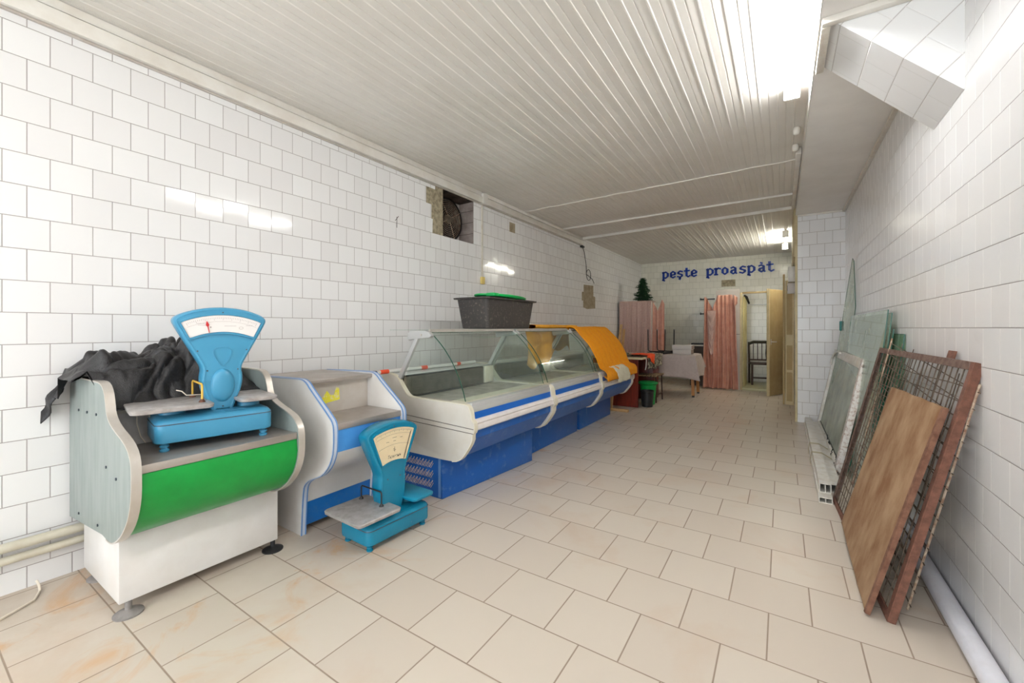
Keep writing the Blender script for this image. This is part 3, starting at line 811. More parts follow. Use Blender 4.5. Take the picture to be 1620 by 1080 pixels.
        b.prism([q(ri + .001, -.004), q(ri + .03, -.006), q(ri + .038, -.02), q(ro - .035, -.014), q(ro - .022, 0), q(ro - .035, .014), q(ri + .038, .02), q(ri + .03, .006), q(ri + .001, .004)], yy - .003, yy - .001)
        b.build('pointer', 'redm', dl, 0)
        # raised triangle and oval bulge
        b = MB()
        tri = chaikin([(hx - .052, .445), (hx + .052, .445), (hx + .012, .355), (hx - .012, .355)], 2)
        for i in range(len(tri)): b.bar((tri[i][0], y0 - .001, tri[i][1]), (tri[(i+1) % len(tri)][0], y0 - .001, tri[(i+1) % len(tri)][1]), .0035, .004, up=(0, 1, 0))
        b.build('triangle_moulding', body, hd)
        b = MB(); b.lathe([(.062, 0.004), (.060, -.004), (.050, -.012), (.032, -.018), (.012, -.0205)], (hx, y0 + .001, .262), 30, 'y', .82, 1.32); b.build('oval_moulding', body, hd, 60)
    sp_ = []
    for fr_, r in ((.0, ro + .013), (.72, ro + .006), (-.72, ro + .006)):
        a = ang * fr_ * 1.25; sp_.append((hx + r * sin(a), cz + r * cos(a)))
    sp_ += [(hx + dx * (1 if not tallwin else .75), dz) for dx, dz in ((-.10, .43), (.10, .43), (-.062, .335), (.062, .335), (0, .16))]
    for px_, pz_ in sp_:
        b = MB(); b.lathe([(.004, .004), (.0035, -.003)], (px_, y0 + .001, pz_), 8, 'y'); b.build('screw', 'screw', hd)
    # pans
    def pan(cx, cy, w_, d_, z, m, th):
        b = MB(); s2 = []
        for zz, d in ((z - th, .010), (z - th + .004, .002), (z - .004, 0), (z, .004)): s2.append([(cx + x, cy + y, zz) for x, y in rrect(w_ - 2*d, d_ - 2*d, .028)])
        loft(b, s2); p = b.build('pan', m, t, 40)
        b = MB(); b.lathe([(.05, .147), (.05, z - th - .014), (.04, z - th - .001)], (cx * .92, cy, 0), 24); b.build('pan_support', body, p, 50)
        return p
    p = pan(-.165, -.0, .29, .34, .198, pan_m, .022)
    pan(.165, .0, .17, .31, .200, pan2_m, .020)
    hxp = -.058 if not tallwin else -.084
    ya, yb = (-.10, .11) if not tallwin else (-.06, .13)
    b = MB(); b.tube([(hxp, ya, .198), (hxp, ya, .265), (hxp, ya + .003, .274), (hxp, ya + .012, .279), (hxp, yb - .012, .279), (hxp, yb - .003, .274), (hxp, yb, .265), (hxp, yb, .198)], .0045, 8); h_ = b.build('rail', hoop_m, p, 60)
    for y in (ya, yb):
        b = MB(); b.lathe([(.014, .1985), (.012, .203), (.006, .212)], (hxp, y, 0), 12); b.build('rail_socket', 'rust' if not tallwin else 'blackp', p, 50)
    return t

halfA = [(.042, .128), (.046, .150), (.060, .19), (.082, .25), (.086, .30), (.078, .345), (.10, .39), (.183, .55), (.192, .580), (.165, .605), (.085, .632), (.0, .640)]
weighing_scale('weighing_scale', 'light blue scale with wide white dial standing on the green counter', (-2.325, .905, .6905), R(80), 'teal', halfA, (.305, .385, .215, R(25)), 'dial_w', 'pan', 'pan', 'yellow', .035, False)
halfB = [(.062, .128), (.066, .160), (.085, .21), (.092, .27), (.090, .33), (.088, .37), (.13, .46), (.185, .585), (.186, .612), (.16, .635), (.085, .662), (.0, .670)]
weighing_scale('weighing_scale', 'teal scale with tall cream dial standing on the floor', (-2.0, 1.695, 0), R(88), 'teal2', halfB, (.245, .435, .195, R(20.5)), 'dial_c', 'pan', 'teal2', 'blackp', .015, True, .10)

# ------------------------------------------------------------------ black cloth heaped on the green counter
def sst(a, b_, x):
    x = max(0, min(1, (x - a) / (b_ - a))); return x * x * (3 - 2 * x)
def heap(u, v):
    y = .49 + .72 * u; x = -2.985 + .57 * v
    e = sst(0, .16, u) * (1 - .55 * sst(.62, .92, u)) * (1 - sst(.9, 1, u))
    f = sst(0, .42, 1 - v); g_ = min(1, .5 + v / .25)
    # long creases radiating from a pulled knot
    ang_ = math.atan2(v - .35, u - .62); rr = math.hypot(v - .35, u - .62)
    rad = abs(sin(ang_ * 4.5 + 1.2 * fnoise(u * 3, v * 3) + 2 * rr)) ** .6
    lump = .86 + .34 * fnoise(y * 4.2, x * 3.0, 1.3) + .16 * sin(u * 11 + .8)
    cre = abs(fnoise(y * 9 + 1.6 * fnoise(x * 7, y * 5), x * 6, 4)) ** .6
    h = .045 + .235 * e * f * g_ * lump + .060 * (rad - .6) * (.25 + e) * min(1, rr * 5) + .055 * (cre - .4) * (.3 + e) + .012 * fnoise(y * 40, x * 34, 9)
    z = .868 + max(.004, h) * min(1, f * 1.5 + .05)
    x += .03 * (cre - .4) + .02 * fnoise(y * 8, z * 6); y += .02 * fnoise(x * 9, z * 8, 3)
    if u < .15: z = max(z, .99 + .04 * sin(u * 20)) if v < .78 else z
    if u < .105:
        k = (.105 - u) / .105
        y = .53 - .05 * k + .008 * fnoise(x * 12); z = 1.035 - .14 * k * (1 if v < .35 else .3) + .02 * fnoise(x * 9, k)
        x = -2.99 + .36 * min(v * 1.2, 1)
    return (max(x, -2.992), y, z)
b = MB(); b.grid(heap, 120, 90)
o = b.build('black_cloth', 'cloth_black', smooth=180, solid=.004); tag(o, 'crumpled black cloth heaped on the green counter behind the scale', 'cloth')
b = MB()
b.grid(lambda u, v: (-2.985 + .05 * v + .015 * sin(u * 5), .505 - .06 * u + .01 * sin(u * 9 + v), .985 - .16 * u - .05 * v), 10, 3)
b.build('corner_flap', 'cloth_black', o, 180, solid=.004)
b = MB(); b.tube([(-2.44, .80, .93), (-2.42, .815, .925), (-2.41, .83, .905), (-2.405, .90, .90), (-2.41, .98, .905), (-2.43, 1.04, .90)], .0028, 5)
b.build('white_piping', 'cable', o, 60, label='white piping')
for k, yy in enumerate((.655, .70)):
    b = MB(); b.tube([(-2.44, yy, .855), (-2.435, yy - .002, .80), (-2.43, yy + .01, .74), (-2.44, yy + .03, .705)], .0022, 5)
    b.build('string', 'cable', o, 60, label='dangling string')

# ------------------------------------------------------------------ glass display cases
PX = 1.75   # local x = world x + PX
panelP = [(-2.66, .30), (-2.66, .872), (-2.60, .874), (-2.53, .868), (-2.475, .848), (-2.445, .81), (-2.40, .755), (-2.365, .722), (-2.32, .708), (-1.82, .706), (-1.785, .70), (-1.762, .67), (-1.752, .60), (-1.733, .592), (-1.728, .56), (-1.732, .525), (-1.748, .515), (-1.748, .465), (-1.80, .385), (-1.85, .325), (-1.90, .304), (-2.0, .30)]
panelS = None
glassP = [(-2.165, 1.198), (-2.125, 1.170), (-2.075, 1.127), (-2.027, 1.080), (-1.985, 1.030), (-1.945, .975), (-1.908, .912), (-1.878, .85), (-1.852, .785), (-1.832, .72)]
def refine(P, n=3):
    out = []
    for i in range(len(P) - 1):
        p0 = Vector(P[max(i-1, 0)]); p1 = Vector(P[i]); p2 = Vector(P[i+1]); p3 = Vector(P[min(i+2, len(P)-1)])
        for k in range(n):
            t_ = k / n
            q = .5 * ((2*p1) + (-p0+p2)*t_ + (2*p0-5*p1+4*p2-p3)*t_*t_ + (-p0+3*p1-3*p2+p3)*t_**3)
            out.append((q.x, q.y))
    return out + [tuple(P[-1])]
panelS = open_chaikin(panelP)
def display_case(lab, y0, L, base_y0, base_y1, skew=False):
    t = thing('display_case', lab, 'display case', (-PX, y0, 0), 0, 'refrigerated display cases in a row')
    P = lambda pts: [(a + PX, z) for a, z in pts]
    for yy in (0, L - .034):
        b = MB(); b.prism(P(panelS), yy, yy + .034, bev=.003); sp = b.build('side_panel', 'beige', t, 40)
        b = MB(); b.ribbon(P(panelS)[2:42], yy - .0012, yy + .0352, .005); b.build('edge_strip', 'creamy', sp, 60, label='yellowed cream edging')
        if yy == 0:
            b = MB()
            for zz, zb in ((.575, .545), (.535, .515)): b.bar((-2.58 + PX, -.0015, zz + .01), (-1.735 + PX, -.0015, zb + .002), .003, .003, up=(0, 1, 0))
            b.build('groove', 'ink', sp, 0)
    i0, i1 = .035, L - .035
    b = MB(); b.box((-2.36 + PX, i0, .690), (-1.83 + PX, i1, .700)); b.build('deck', 'deck', t, 0)
    b = MB(); b.box((-2.0 + PX, i0, .7005), (-1.84 + PX, i1, .704)); b.build('front_tray', 'creamy', t, 0)
    b = MB(); b.box((-1.835 + PX, i0, .668), (-1.775 + PX, i1, .712), .008); b.box((-1.776 + PX, i0, .650), (-1.768 + PX, i1, .690), .002); b.build('front_rail', 'post', t)
    b = MB(); b.prism(P([(-1.83, .66), (-1.769, .66), (-1.764, .605), (-1.83, .60)]), i0, i1); b.build('stripe_panel', 'blue_stripe', t, 0, label='bright blue stripe')
    b = MB(); b.prism(P([(-1.80, .604), (-1.765, .604), (-1.745, .598), (-1.735, .583), (-1.741, .572), (-1.733, .560), (-1.733, .538), (-1.745, .528), (-1.80, .524)]), i0, i1); b.build('bumper', 'bumper', t, 40)
    b = MB(); b.ribbon(P([(-1.765, .524), (-1.766, .47), (-1.815, .395), (-1.865, .332), (-1.92, .312), (-2.05, .308)]), i0, i1, -.006); b.build('lower_panel', 'blue', t, 30)
    # louvred back
    b = MB(); b.box((-2.44 + PX, i0, .70), (-2.42 + PX, i1, .865)); b.build('back_wall', 'louvre', t, 0)
    b = MB()
    for k in range(11): b.bar((-2.408 + PX, i0 + .05, .712 + k * .0135), (-2.408 + PX, i1 - .16, .712 + k * .0135), .003, .007)
    b.build('louvre', 'louvre', t, 0)
    b = MB(); b.box((-2.418 + PX, i1 - .15, .702), (-2.395 + PX, i1 - .01, .862), .003); b.build('fan_plate', 'creamy', t)
    b = MB(); b.box((-2.655 + PX, i0, .850), (-2.42 + PX, i1, .872), .004); b.build('back_ledge', 'post', t)
    b = MB(); b.box((-2.66 + PX, i0, .31), (-2.64 + PX, i1, .85)); b.build('rear_panel', 'beige', t, 0)
    # uprights, top shelf, glass
    for yy in (.008, L - .04):
        b = MB(); b.bar((-2.465 + PX, yy + .014, .845), (-2.275 + PX, yy + .014, 1.165), .026, .034, up=(1, 0, 0), bev=.003); b.build('upright', 'post', t)
        b = MB(); b.prism(P([(-2.36, 1.135), (-2.375, 1.185), (-2.34, 1.208), (-2.20, 1.2095), (-2.155, 1.200), (-2.125, 1.172), (-2.15, 1.155), (-2.30, 1.150)]), yy - .004, yy + .030, bev=.003); bk = b.build('bracket', 'post', t)
        b = MB(); b.lathe([(.008, 0), (.008, -.004)], (-2.225 + PX, yy - .004, 1.178), 12, 'y'); b.build('bolt', 'alu', bk)
    b = MB(); b.box((-2.56 + PX, .0, 1.2105), (-2.172 + PX, L, 1.2165)); b.build('top_shelf', ['glass'], t, 0)
    b = MB(); b.box((-2.178 + PX, .035, 1.196), (-2.166 + PX, L - .035, 1.2205)); b.build('shelf_rail', 'alu', t)
    b = MB(); b.ribbon(P(refine(glassP)), .040, L - .040, -.008, edge_mi=1); b.build('curved_glass', ['glass', 'glass_edge'], t, 60)
    g_ = refine(glassP)
    for yy in (.046, L - .052):
        side = [(a - .008, z) for a, z in g_] + [(-2.36, .715), (-2.44, .83), (-2.30, 1.15), (-2.17, 1.19)]
        b = MB(); b.prism(P(side), yy, yy + .006); b.build('end_glass', 'glass_end', t, 0)
    # base
    a0, a1 = base_y0 - y0, base_y1 - y0
    b = MB(); b.box((-2.62 + PX, a0, .0), (-2.052 + PX, a1, .300), .002); bs_ = b.build('base', 'blue', t)
    if skew:
        ang = math.atan2(.105, 1.15)
        rot = Matrix.Rotation(-ang, 3, 'Z')
        b = MB(); b.box((-2.05 + PX, a0, .002), (-2.042 + PX, a1 + .06, .298), .001, rot, (-2.046 + PX, a0, .1)); b.build('front_sheet', 'blue', bs_, label='loose blue front sheet standing out at its far end')
        # vents punched in the near end
        b = MB()
        for r_ in range(3):
            for k in range(13):
                y_ = a0 - .0018; x_ = -2.54 + k * .031 + PX; z_ = .068 + r_ * .072
                b.bar((x_, y_, z_), (x_ + .034, y_, z_ + .050), .006, .006, up=(0, 1, 0))
                b.bar((x_ + .014, y_, z_ - .004), (x_ + .040, y_, z_ + .034), .003, .006, up=(0, 1, 0))
        b.build('vent_slots', 'scraped', bs_, 0, label='scraped diagonal vent louvres')
        b = MB()
        b.box((-2.075 + PX, a0 - .006, .01), (-2.055 + PX, a0 - .001, .30)); b.build('corner_strip', 'blue_edge', bs_, 0)
    return t
display_case('nearest glass display case, empty, with vented blue base', 2.2, 1.2, 2.231, 3.28, True)
display_case('middle glass display case between the empty and the towel-covered ones', 3.402, 1.2, 3.42, 4.595)
display_case('farthest glass display case, under the orange towel', 4.604, 1.2, 4.66, 5.74)

# fluorescent tube lying on the back ledge of the first case
t = thing('loose_tube', 'white tube with orange sleeves lying behind the nearest display case', 'tube', (-2.58, 2.09, .890))
b = MB(); b.tube([(0, 0, 0), (0, 1.2, 0)], .016, 12); b.build('tube', 'clear_tube', t, 60)
for y0, y1 in ((.03, .11), (.46, .53), (.92, .97)):
    b = MB(); b.tube([(0, y0, 0), (0, y1, 0)], .0172, 12); b.build('sleeve', 'orange_cap', t, 60, label='orange sleeve')
b = MB(); b.tube([(0, -.012, 0), (0, 0, 0)], .012, 10); b.build('end_cap', 'blackp', t, 60)

# tub and lid
t = thing('mortar_tub', 'black rectangular tub standing on top of the nearest display case', 'tub', (-2.37, 3.39, 1.2215))
def rect_ring(w_, d_, z, r=.04): return [(x, y, z) for x, y in rrect(w_, d_, r)]
b = MB()
loft(b, [rect_ring(.30, .72, 0), rect_ring(.315, .745, .004), rect_ring(.37, .83, .27), rect_ring(.42, .88, .272), rect_ring(.425, .885, .285), rect_ring(.37, .82, .290), rect_ring(.36, .81, .285), rect_ring(.29, .70, .012)])
b.build('tub_body', 'tub', t, 35)
t = thing('plastic_lid', 'green plastic lid lying on the black tub', 'lid', (-2.32, 3.38, 1.5125))
b = MB(); b.lathe([(.20, 0), (.262, .004), (.272, .012), (.272, .022), (.262, .026), (.20, .032), (.05, .036)], seg=40, sx=.72, sy=1.28)
b.xf(Matrix.Rotation(R(-1.5), 4, 'X')); b.build('lid_disc', 'lid', t, 50)
b = MB(); b.box((.06, -.33, .006), (.15, -.25, .036), .006); b.build('handle', 'lid', t)

# ------------------------------------------------------------------ towels and cloths on the cases
def towel(name, m, lab, y0, y1, prof, offs, wav, skew=0.0, ny=50, nz=50, th=.006):
    prof = refine(prof, 4)
    cum = [0]
    for i in range(1, len(prof)): cum.append(cum[-1] + (Vector(prof[i]) - Vector(prof[i-1])).length)
    def at(s_):
        d = s_ * cum[-1]
        for i in range(1, len(prof)):
            if cum[i] >= d:
                f = (d - cum[i-1]) / max(1e-6, cum[i] - cum[i-1]); p = Vector(prof[i-1]).lerp(Vector(prof[i]), f)
                n_ = (Vector(prof[i]) - Vector(prof[i-1])).normalized(); return p, Vector((-n_.y, n_.x))
        return Vector(prof[-1]), Vector((1, 0))
    def fn(u, v):
        y = y0 + (y1 - y0) * u + skew * v
        p, n_ = at(v)
        o_ = offs + wav * (.5 + .5 * fnoise(y * 7, v * 3, 2)) + wav * .5 * abs(sin(y * 20 + v * 3))
        if n_.x < 0: n_ = -n_
        p = p + n_ * o_
        y += .02 * fnoise(v * 6, u * 3, 5)
        return (p.x, y, p.y + (.012 * fnoise(y * 8) if v > .93 else 0))
    b = MB(); b.grid(fn, ny, nz); o = b.build(name, m, smooth=180, solid=th); tag(o, lab, 'cloth'); return o
tp = [(-2.42, 1.222), (-2.19, 1.222), (-2.14, 1.198), (-2.10, 1.155), (-2.055, 1.112), (-2.005, 1.06), (-1.955, 1.0), (-1.915, .935), (-1.88, .865), (-1.852, .79), (-1.815, .73), (-1.75, .705), (-1.728, .67), (-1.725, .60)]
ot = towel('orange_towel', 'orange', 'orange towel draped over the curved glass of the farthest display case', 4.70, 5.85, tp, .010, .012, 0.0)
b = MB(); b.grid(lambda u, v: (-1.712 - .10 * v * (1 if True else 0), 4.74 + 1.08 * u, .605 + .075 * v + .012 * sin(u * 14)), 30, 4)
b.build('yellow_hem', 'orange_y', ot, 180, solid=.004, label='yellowish underside at the hem')
towel('white_napkin', 'napkin', 'small cream napkin on the bumper below the orange towel', 4.98, 5.45, [(-1.80, .735), (-1.745, .715), (-1.712, .68), (-1.700, .62), (-1.700, .555)], .004, .012, 0.03, 20, 16, .004)
b = MB()
def fold(u, v):
    a = v * 2 * pi
    return (-2.42 + .13 * cos(a) * (1 if abs(cos(a)) < .98 else .97), 4.02 + 1.12 * u, 1.246 + .022 * (1 if sin(a) > 0 else -1) * abs(sin(a)) ** .35 + .004 * fnoise(u * 12, v * 4))
b.grid(fold, 40, 20); tag(b.build('folded_towel', 'orange_y', smooth=180), 'folded yellow-orange towel lying flat on the display case tops beyond the tub', 'towel')
b = MB()
b.grid(lambda u, v: (-2.40 + .016 * sin(u * 16) + .02 * v, 3.97 + 1.12 * u + .05 * sin(v * 3) * (1 - u), 1.207 - (.33 + .10 * sin(u * 5 + .6) + .03 * sin(u * 19)) * v), 50, 16)
tag(b.build('hanging_cloth', 'orange_y', smooth=180, solid=.004), 'orange cloth hanging inside the back of the middle display case', 'cloth')

# ------------------------------------------------------------------ wooden stand behind the cases
t = thing('wooden_stand', 'pale wooden trestle foot beside the end of the display cases', 'stand', (-2.02, 6.02, 0))
b = MB(); b.box((-.25, -.03, 0), (.14, .03, .035), .003); b.build('foot', 'wood', t)
b = MB(); b.bar((-.12, 0, .035), (-.09, 0, .42), .045, .03); b.bar((-.1, 0, .20), (-.25, 0, .10), .03, .025); b.build('post', 'wood', t)
for i, (xa, xb, lab) in enumerate(((-2.76, -2.72, 'left of two pale laths leaning before the far left curtain'), (-2.66, -2.66, 'right of two pale laths leaning before the far left curtain'))):
    b = MB(); b.bar((xa, 7.9, .0), (xb - .10, 8.55, 1.30 - .1 * i), .05, .02, up=(0, 1, 0)); tag(b.build('wooden_lath', 'wood', smooth=0), lab, 'lath', 'laths by the far left curtain')

# ------------------------------------------------------------------ desk, stool, bins
t = thing('desk', 'red-brown veneered desk with a worn top beyond the display cases', 'desk', (-2.2, 7.0, 0))
b = MB(); b.box((-.42, -.58, .745), (.40, .72, .772), .002); b.build('top', 'desk_top', t)
b = MB(); b.box((-.42, -.586, .742), (.405, -.5805, .774)); b.box((.4005, -.5805, .742), (.406, .72, .774)); b.build('edging', 'desk_edge', t, 0)
b = MB(); b.box((-.40, -.565, 0), (.34, -.540, .744)); b.build('side_panel', 'redwood', t, 0)
b = MB(); b.box((-.40, .30, 0), (.34, .68, .744), .002); pd = b.build('pedestal', 'redwood', t)
b = MB()
for z0 in (.06, .30, .54): b.box((.3405, .32, z0), (.352, .66, z0 + .20), .002)
b.build('drawer', 'redwood', pd)
b = MB(); b.box((-.40, -.539, .25), (-.385, .30, .744)); b.build('back_panel', 'dark_wood', t, 0)
# cloths on the desk
b = MB()
def drape(u, v):
    y = 6.72 + .92 * u
    if v < .45:
        x = -2.12 + (v / .45) * .325; z = .778 + .012 * (fnoise(y * 9, x * 9) + .6)
    else:
        k = (v - .45) / .55; x = -1.787 + .012 * sin(y * 22 + 1) * k + .006; z = .776 - (.20 + .04 * fnoise(y * 3)) * k
    return (x, y, z)
b.grid(drape, 50, 26); tag(b.build('patterned_cloth', 'camo', smooth=180, solid=.003), 'patterned cloth hanging over the front of the red-brown desk', 'cloth')
b = MB()
def drape2(u, v):
    y = 6.62 + .44 * u
    if v < .5: x = -2.06 + v / .5 * .28; z = .800 + .010 * (fnoise(y * 9, x * 9, 5) + .6)
    else:
        k = (v - .5) / .5; x = -1.762 + .01 * sin(y * 30) * k; z = .798 - .16 * k * max(.25, u * 1.25 if u < .8 else (1.8 - u))
    return (x, y, z)
b.grid(drape2, 30, 20); tag(b.build('orange_cloth', 'hivis', smooth=180, solid=.003), 'bright orange cloth lying over the patterned cloth on the desk', 'cloth')
b = MB()
b.grid(lambda u, v: (-2.52 + .38 * v, 6.50 + .50 * u, .776 + .05 * abs(fnoise(u * 5, v * 6, 3)) + .015 * min(1, 6 * min(u, 1-u, v, 1-v))), 30, 30)
tag(b.build('rag_pile', 'camo', smooth=180, solid=.003), 'small heap of mottled rags on the near end of the desk', 'cloth')
b = MB(); b.tube([(-1.775, 6.56, .775), (-1.768, 6.57, .72), (-1.77, 6.55, .62), (-1.775, 6.53, .58)], .008, 6); tag(b.build('hanging_strap', 'cream', smooth=60), 'pale strap hanging from the near corner of the desk', 'strap')

# upside-down chair on the desk
t = thing('upturned_chair', 'upside-down chair with black tube legs on the cloth-covered table', 'chair', (-1.915, 8.10, .7545), R(-17))
b = MB(); b.box((-.17, -.19, 0), (.18, .19, .028), .01); b.build('seat', 'blackp', t)
for y in (-.16, .16):
    for x, dx in ((-.14, -.05), (.15, .05)):
        b = MB(); b.tube([(x - dx * .6, y, .036), (x, y, .040), (x + dx * .5, y, .06), (x + dx * .6, y, .435)], .010, 8); b.build('leg', 'black', t, 60)
        b = MB(); b.lathe([(.014, .43), (.014, .45)], (x + dx * .6, y, 0), 10); b.build('rubber_foot', 'rubber', t)
b = MB()
for y in (-.16, .16): b.tube([(-.11, y, .036), (.12, y, .036)], .009, 8)
b.build('seat_frame', 'black', t, 60)

# small stool in the kneehole
t = thing('stool', 'low stool with patterned seat and dark tube legs in front of the desk', 'stool', (-1.86, 7.22, 0))
b = MB(); b.box((-.20, -.24, .425), (.15, .24, .450), .008); b.build('seat', 'seat_pat', t)
for x, y in ((-.17, -.20), (.12, -.20), (-.17, .20), (.12, .20)):
    b = MB(); b.tube([(x * 1.08, y * 1.05, 0), (x, y, .425)], .011, 8); b.build('leg', 'brownm', t, 60)
b = MB(); b.tube([(.125, -.20, .12), (.125, .20, .12)], .008, 8); b.build('stretcher', 'brownm', t, 60)

t = thing('dark_bin', 'small dark grey bucket under the desk edge', 'bucket', (-1.77, 6.62, 0))
b = MB(); b.lathe([(.078, 0), (.082, .004), (.100, .235), (.106, .238), (.106, .252), (.100, .255), (.096, .25), (.078, .01)], seg=28); b.build('bucket_body', 'blackp', t, 40)
t = thing('green_bin', 'green bucket with flared rim behind the dark bucket', 'bucket', (-1.82, 6.86, 0))
b = MB(); b.lathe([(.10, 0), (.105, .004), (.125, .31), (.152, .33), (.156, .35), (.150, .355), (.120, .33), (.10, .01)], seg=28); b.build('bucket_body', 'lid2', t, 40)
b = MB(); b.lathe([(.145, .356), (.13, .362), (.10, .352), (.03, .345)], seg=28); b.build('green_bag', 'lid', t, 60)

# ------------------------------------------------------------------ table with cloth
t = thing('kitchen_table', 'wooden-legged table under the pale lilac cloth at the back', 'table', (-1.75, 8.2, 0))
b = MB(); b.box((-.44, -.30, .725), (.44, .30, .748), .002); b.build('top', 'wood_o', t)
for x in (-.37, .40):
    for y in (-.24, .25):
        b = MB(); b.bar((x + .03 * (1 if x > 0 else -1), y * 1.06, .03), (x, y, .724), .045, .045); lg = b.build('leg', 'wood_o', t, 0)
        b = MB(); b.box((x + .03 * (1 if x > 0 else -1) - .02, y * 1.06 - .02, 0), (x + .03 * (1 if x > 0 else -1) + .02, y * 1.06 + .02, .032)); b.build('foot_cap', 'blackp', lg)
b = MB()
hx_, hy_ = .455, .315
def tc(u, v):
    s_ = u * 2 * pi
    # rounded rectangle perimeter
    c, s2 = cos(s_), sin(s_)
    k = 1 / max(abs(c), abs(s2))
    px_, py_ = c * k, s2 * k
    if v < .4:
        f = v / .4; return (-1.75 + px_ * hx_ * f, 8.2 + py_ * hy_ * f, .752)
    f = (v - .4) / .6
    drop = .40 * f * (1.0 if py_ < .9 else .6)
    corner = abs(px_ * py_) ** 3
    flare = .012 + .02 * f + .07 * f * corner + .010 * f * sin(s_ * 14)
    return (-1.75 + px_ * (hx_ + flare), 8.2 + py_ * (hy_ + flare), .750 - drop * (1 + .1 * corner))
b.grid(tc, 120, 24); tag(b.build('tablecloth', 'tcloth', smooth=60, solid=.003), 'pale lilac cloth hanging over the back table', 'tablecloth')
t = thing('storage_box', 'stacked grey-white box with taupe ends on the lilac cloth', 'box', (-1.51, 8.06, .7545))
b = MB(); b.box((-.155, -.13, .0), (.155, .13, .085), .006); b.build('lower_tray', 'boxgrey', t)
b = MB(); b.box((-.165, -.14, .0865), (.165, .14, .165), .008); b.build('upper_tray', 'boxgrey', t)
b = MB(); b.box((.1555, -.12, .004), (.158, .12, .080)); b.box((.1655, -.13, .092), (.168, .13, .160)); b.build('end_face', 'boxside', t, 0)

# ------------------------------------------------------------------ covered cupboard and tree
t = thing('covered_cupboard', 'tall cupboard hidden under pale pink satin in the far left corner', 'cupboard', (-2.62, 9.05, 0))
b = MB(); b.box((-.33, -.19, 0), (.31, .22, 1.785), .004); b.build('carcass', 'booth', t)
tagc = MB()
def cur(x0, x1, y, z0, topf, amp, fr, ph=0, side=0):
    def fn(u, v):
        x = x0 + (x1 - x0) * u
        zt = topf(u)
        z = zt + (z0 - zt) * v
        yy = y - amp * (.35 + .65 * v) * (sin(u * fr + ph + 1.1 * fnoise(u * 4, v * 2)) + .5 * sin(u * fr * 2.3 + v * 2)) - .01 * fnoise(u * 6, v * 5)
        x += .012 * sin(v * 7 + u * 9) * v
        return (x, yy, z)
    return fn
tagc.grid(cur(-2.96, -2.275, 8.835, .32, lambda u: 1.80, .020, 34), 110, 40)
o = tagc.build('satin_cover', 'satin_l', smooth=180, solid=.003); tag(o, 'pale pink satin cover hanging down the front of the far left cupboard', 'curtain')
b = MB(); b.box((-2.95, 8.86, 1.790), (-2.28, 9.26, 1.797), .002); b.build('top_fold', 'satin_l', o)
b = MB()
def vt(u):
    if u < .45: return 1.79 - .20 * u / .45
    if u < .8: return 1.59 + .23 * (u - .45) / .35
    return 1.82 - .10 * (u - .8) / .2
b.grid(cur(-2.268, -2.03, 8.90, .32, vt, .022, 17, 1), 60, 40)
tag(b.build('pink_curtain', 'satin', smooth=180, solid=.003), 'narrow darker pink satin curtain with pointed top beside the covered cupboard', 'curtain')

t = thing('fir_tree', 'small dark green artificial fir standing on the covered cupboard', 'artificial tree', (-2.50, 9.0, 1.799))
b = MB(); b.lathe([(.05, 0), (.05, .02), (.012, .03), (.010, .48), (.004, .50)], seg=10); b.build('trunk', 'dark_wood', t, 60)
for k in range(13):
    z = .03 + k * .036; r = .150 * (1 - k / 13) ** .7 + .015
    b = MB(); rnd = random.Random(k)
    for j in range(16):
        a = 2*pi*j/16 + rnd.random()*.4; rr = r * (.55 + .75 * rnd.random()); dz = -.03 + rnd.random() * .05
        tip = Vector((rr * cos(a), rr * sin(a), z + dz))
        n_ = max(3, int(rr / .013))
        for q in range(n_):
            p = Vector((0, 0, z)).lerp(tip, (q + 1) / n_)
            for e in range(5):
                dv = Vector((rnd.uniform(-1, 1), rnd.uniform(-1, 1), rnd.uniform(-.5, .9))).normalized() * .028
                b.bar(p, p + dv + (tip - Vector((0, 0, z))).normalized() * .012, .004, .003)
    b.build('branch_layer', 'pine', t, 0)

# ------------------------------------------------------------------ dark cupboard with clutter, coat hooks
t = thing('dark_cupboard', 'dark cupboard with pale worktop partly behind the pink curtain', 'cupboard', (-1.42, 9.85, 0))
b = MB(); b.box((-.24, -.26, 0), (.27, .26, .84)); b.build('carcass', 'dark_wood', t, 0)
b = MB(); b.box((-.26, -.28, .841), (.28, .28, .872), .003); b.build('worktop', 'alu', t)
b = MB(); b.box((-.22, -.24, .873), (.04, .0, .905), .006); b.build('tray', 'blackp', t)
for z, lab in ((1.90, 'upper black hook rail on the back wall beside the pink curtain'), (1.56, 'lower black hook rail on the back wall beside the pink curtain')):
    b = MB(); b.box((-1.62, YB - .022, z - .012), (-1.30, YB - .004, z + .012), .003); o = b.build('hook_rail', 'blackp'); tag(o, lab, 'hook rail', 'hook rails on the back wall')
    b = MB()
    for x in (-1.60, -1.52): b.tube([(x, YB - .02, z), (x, YB - .06, z - .02), (x, YB - .075, z + .01), (x, YB - .06, z + .03)], .007, 6)
    b.build('hook', 'blackp', o, 60)

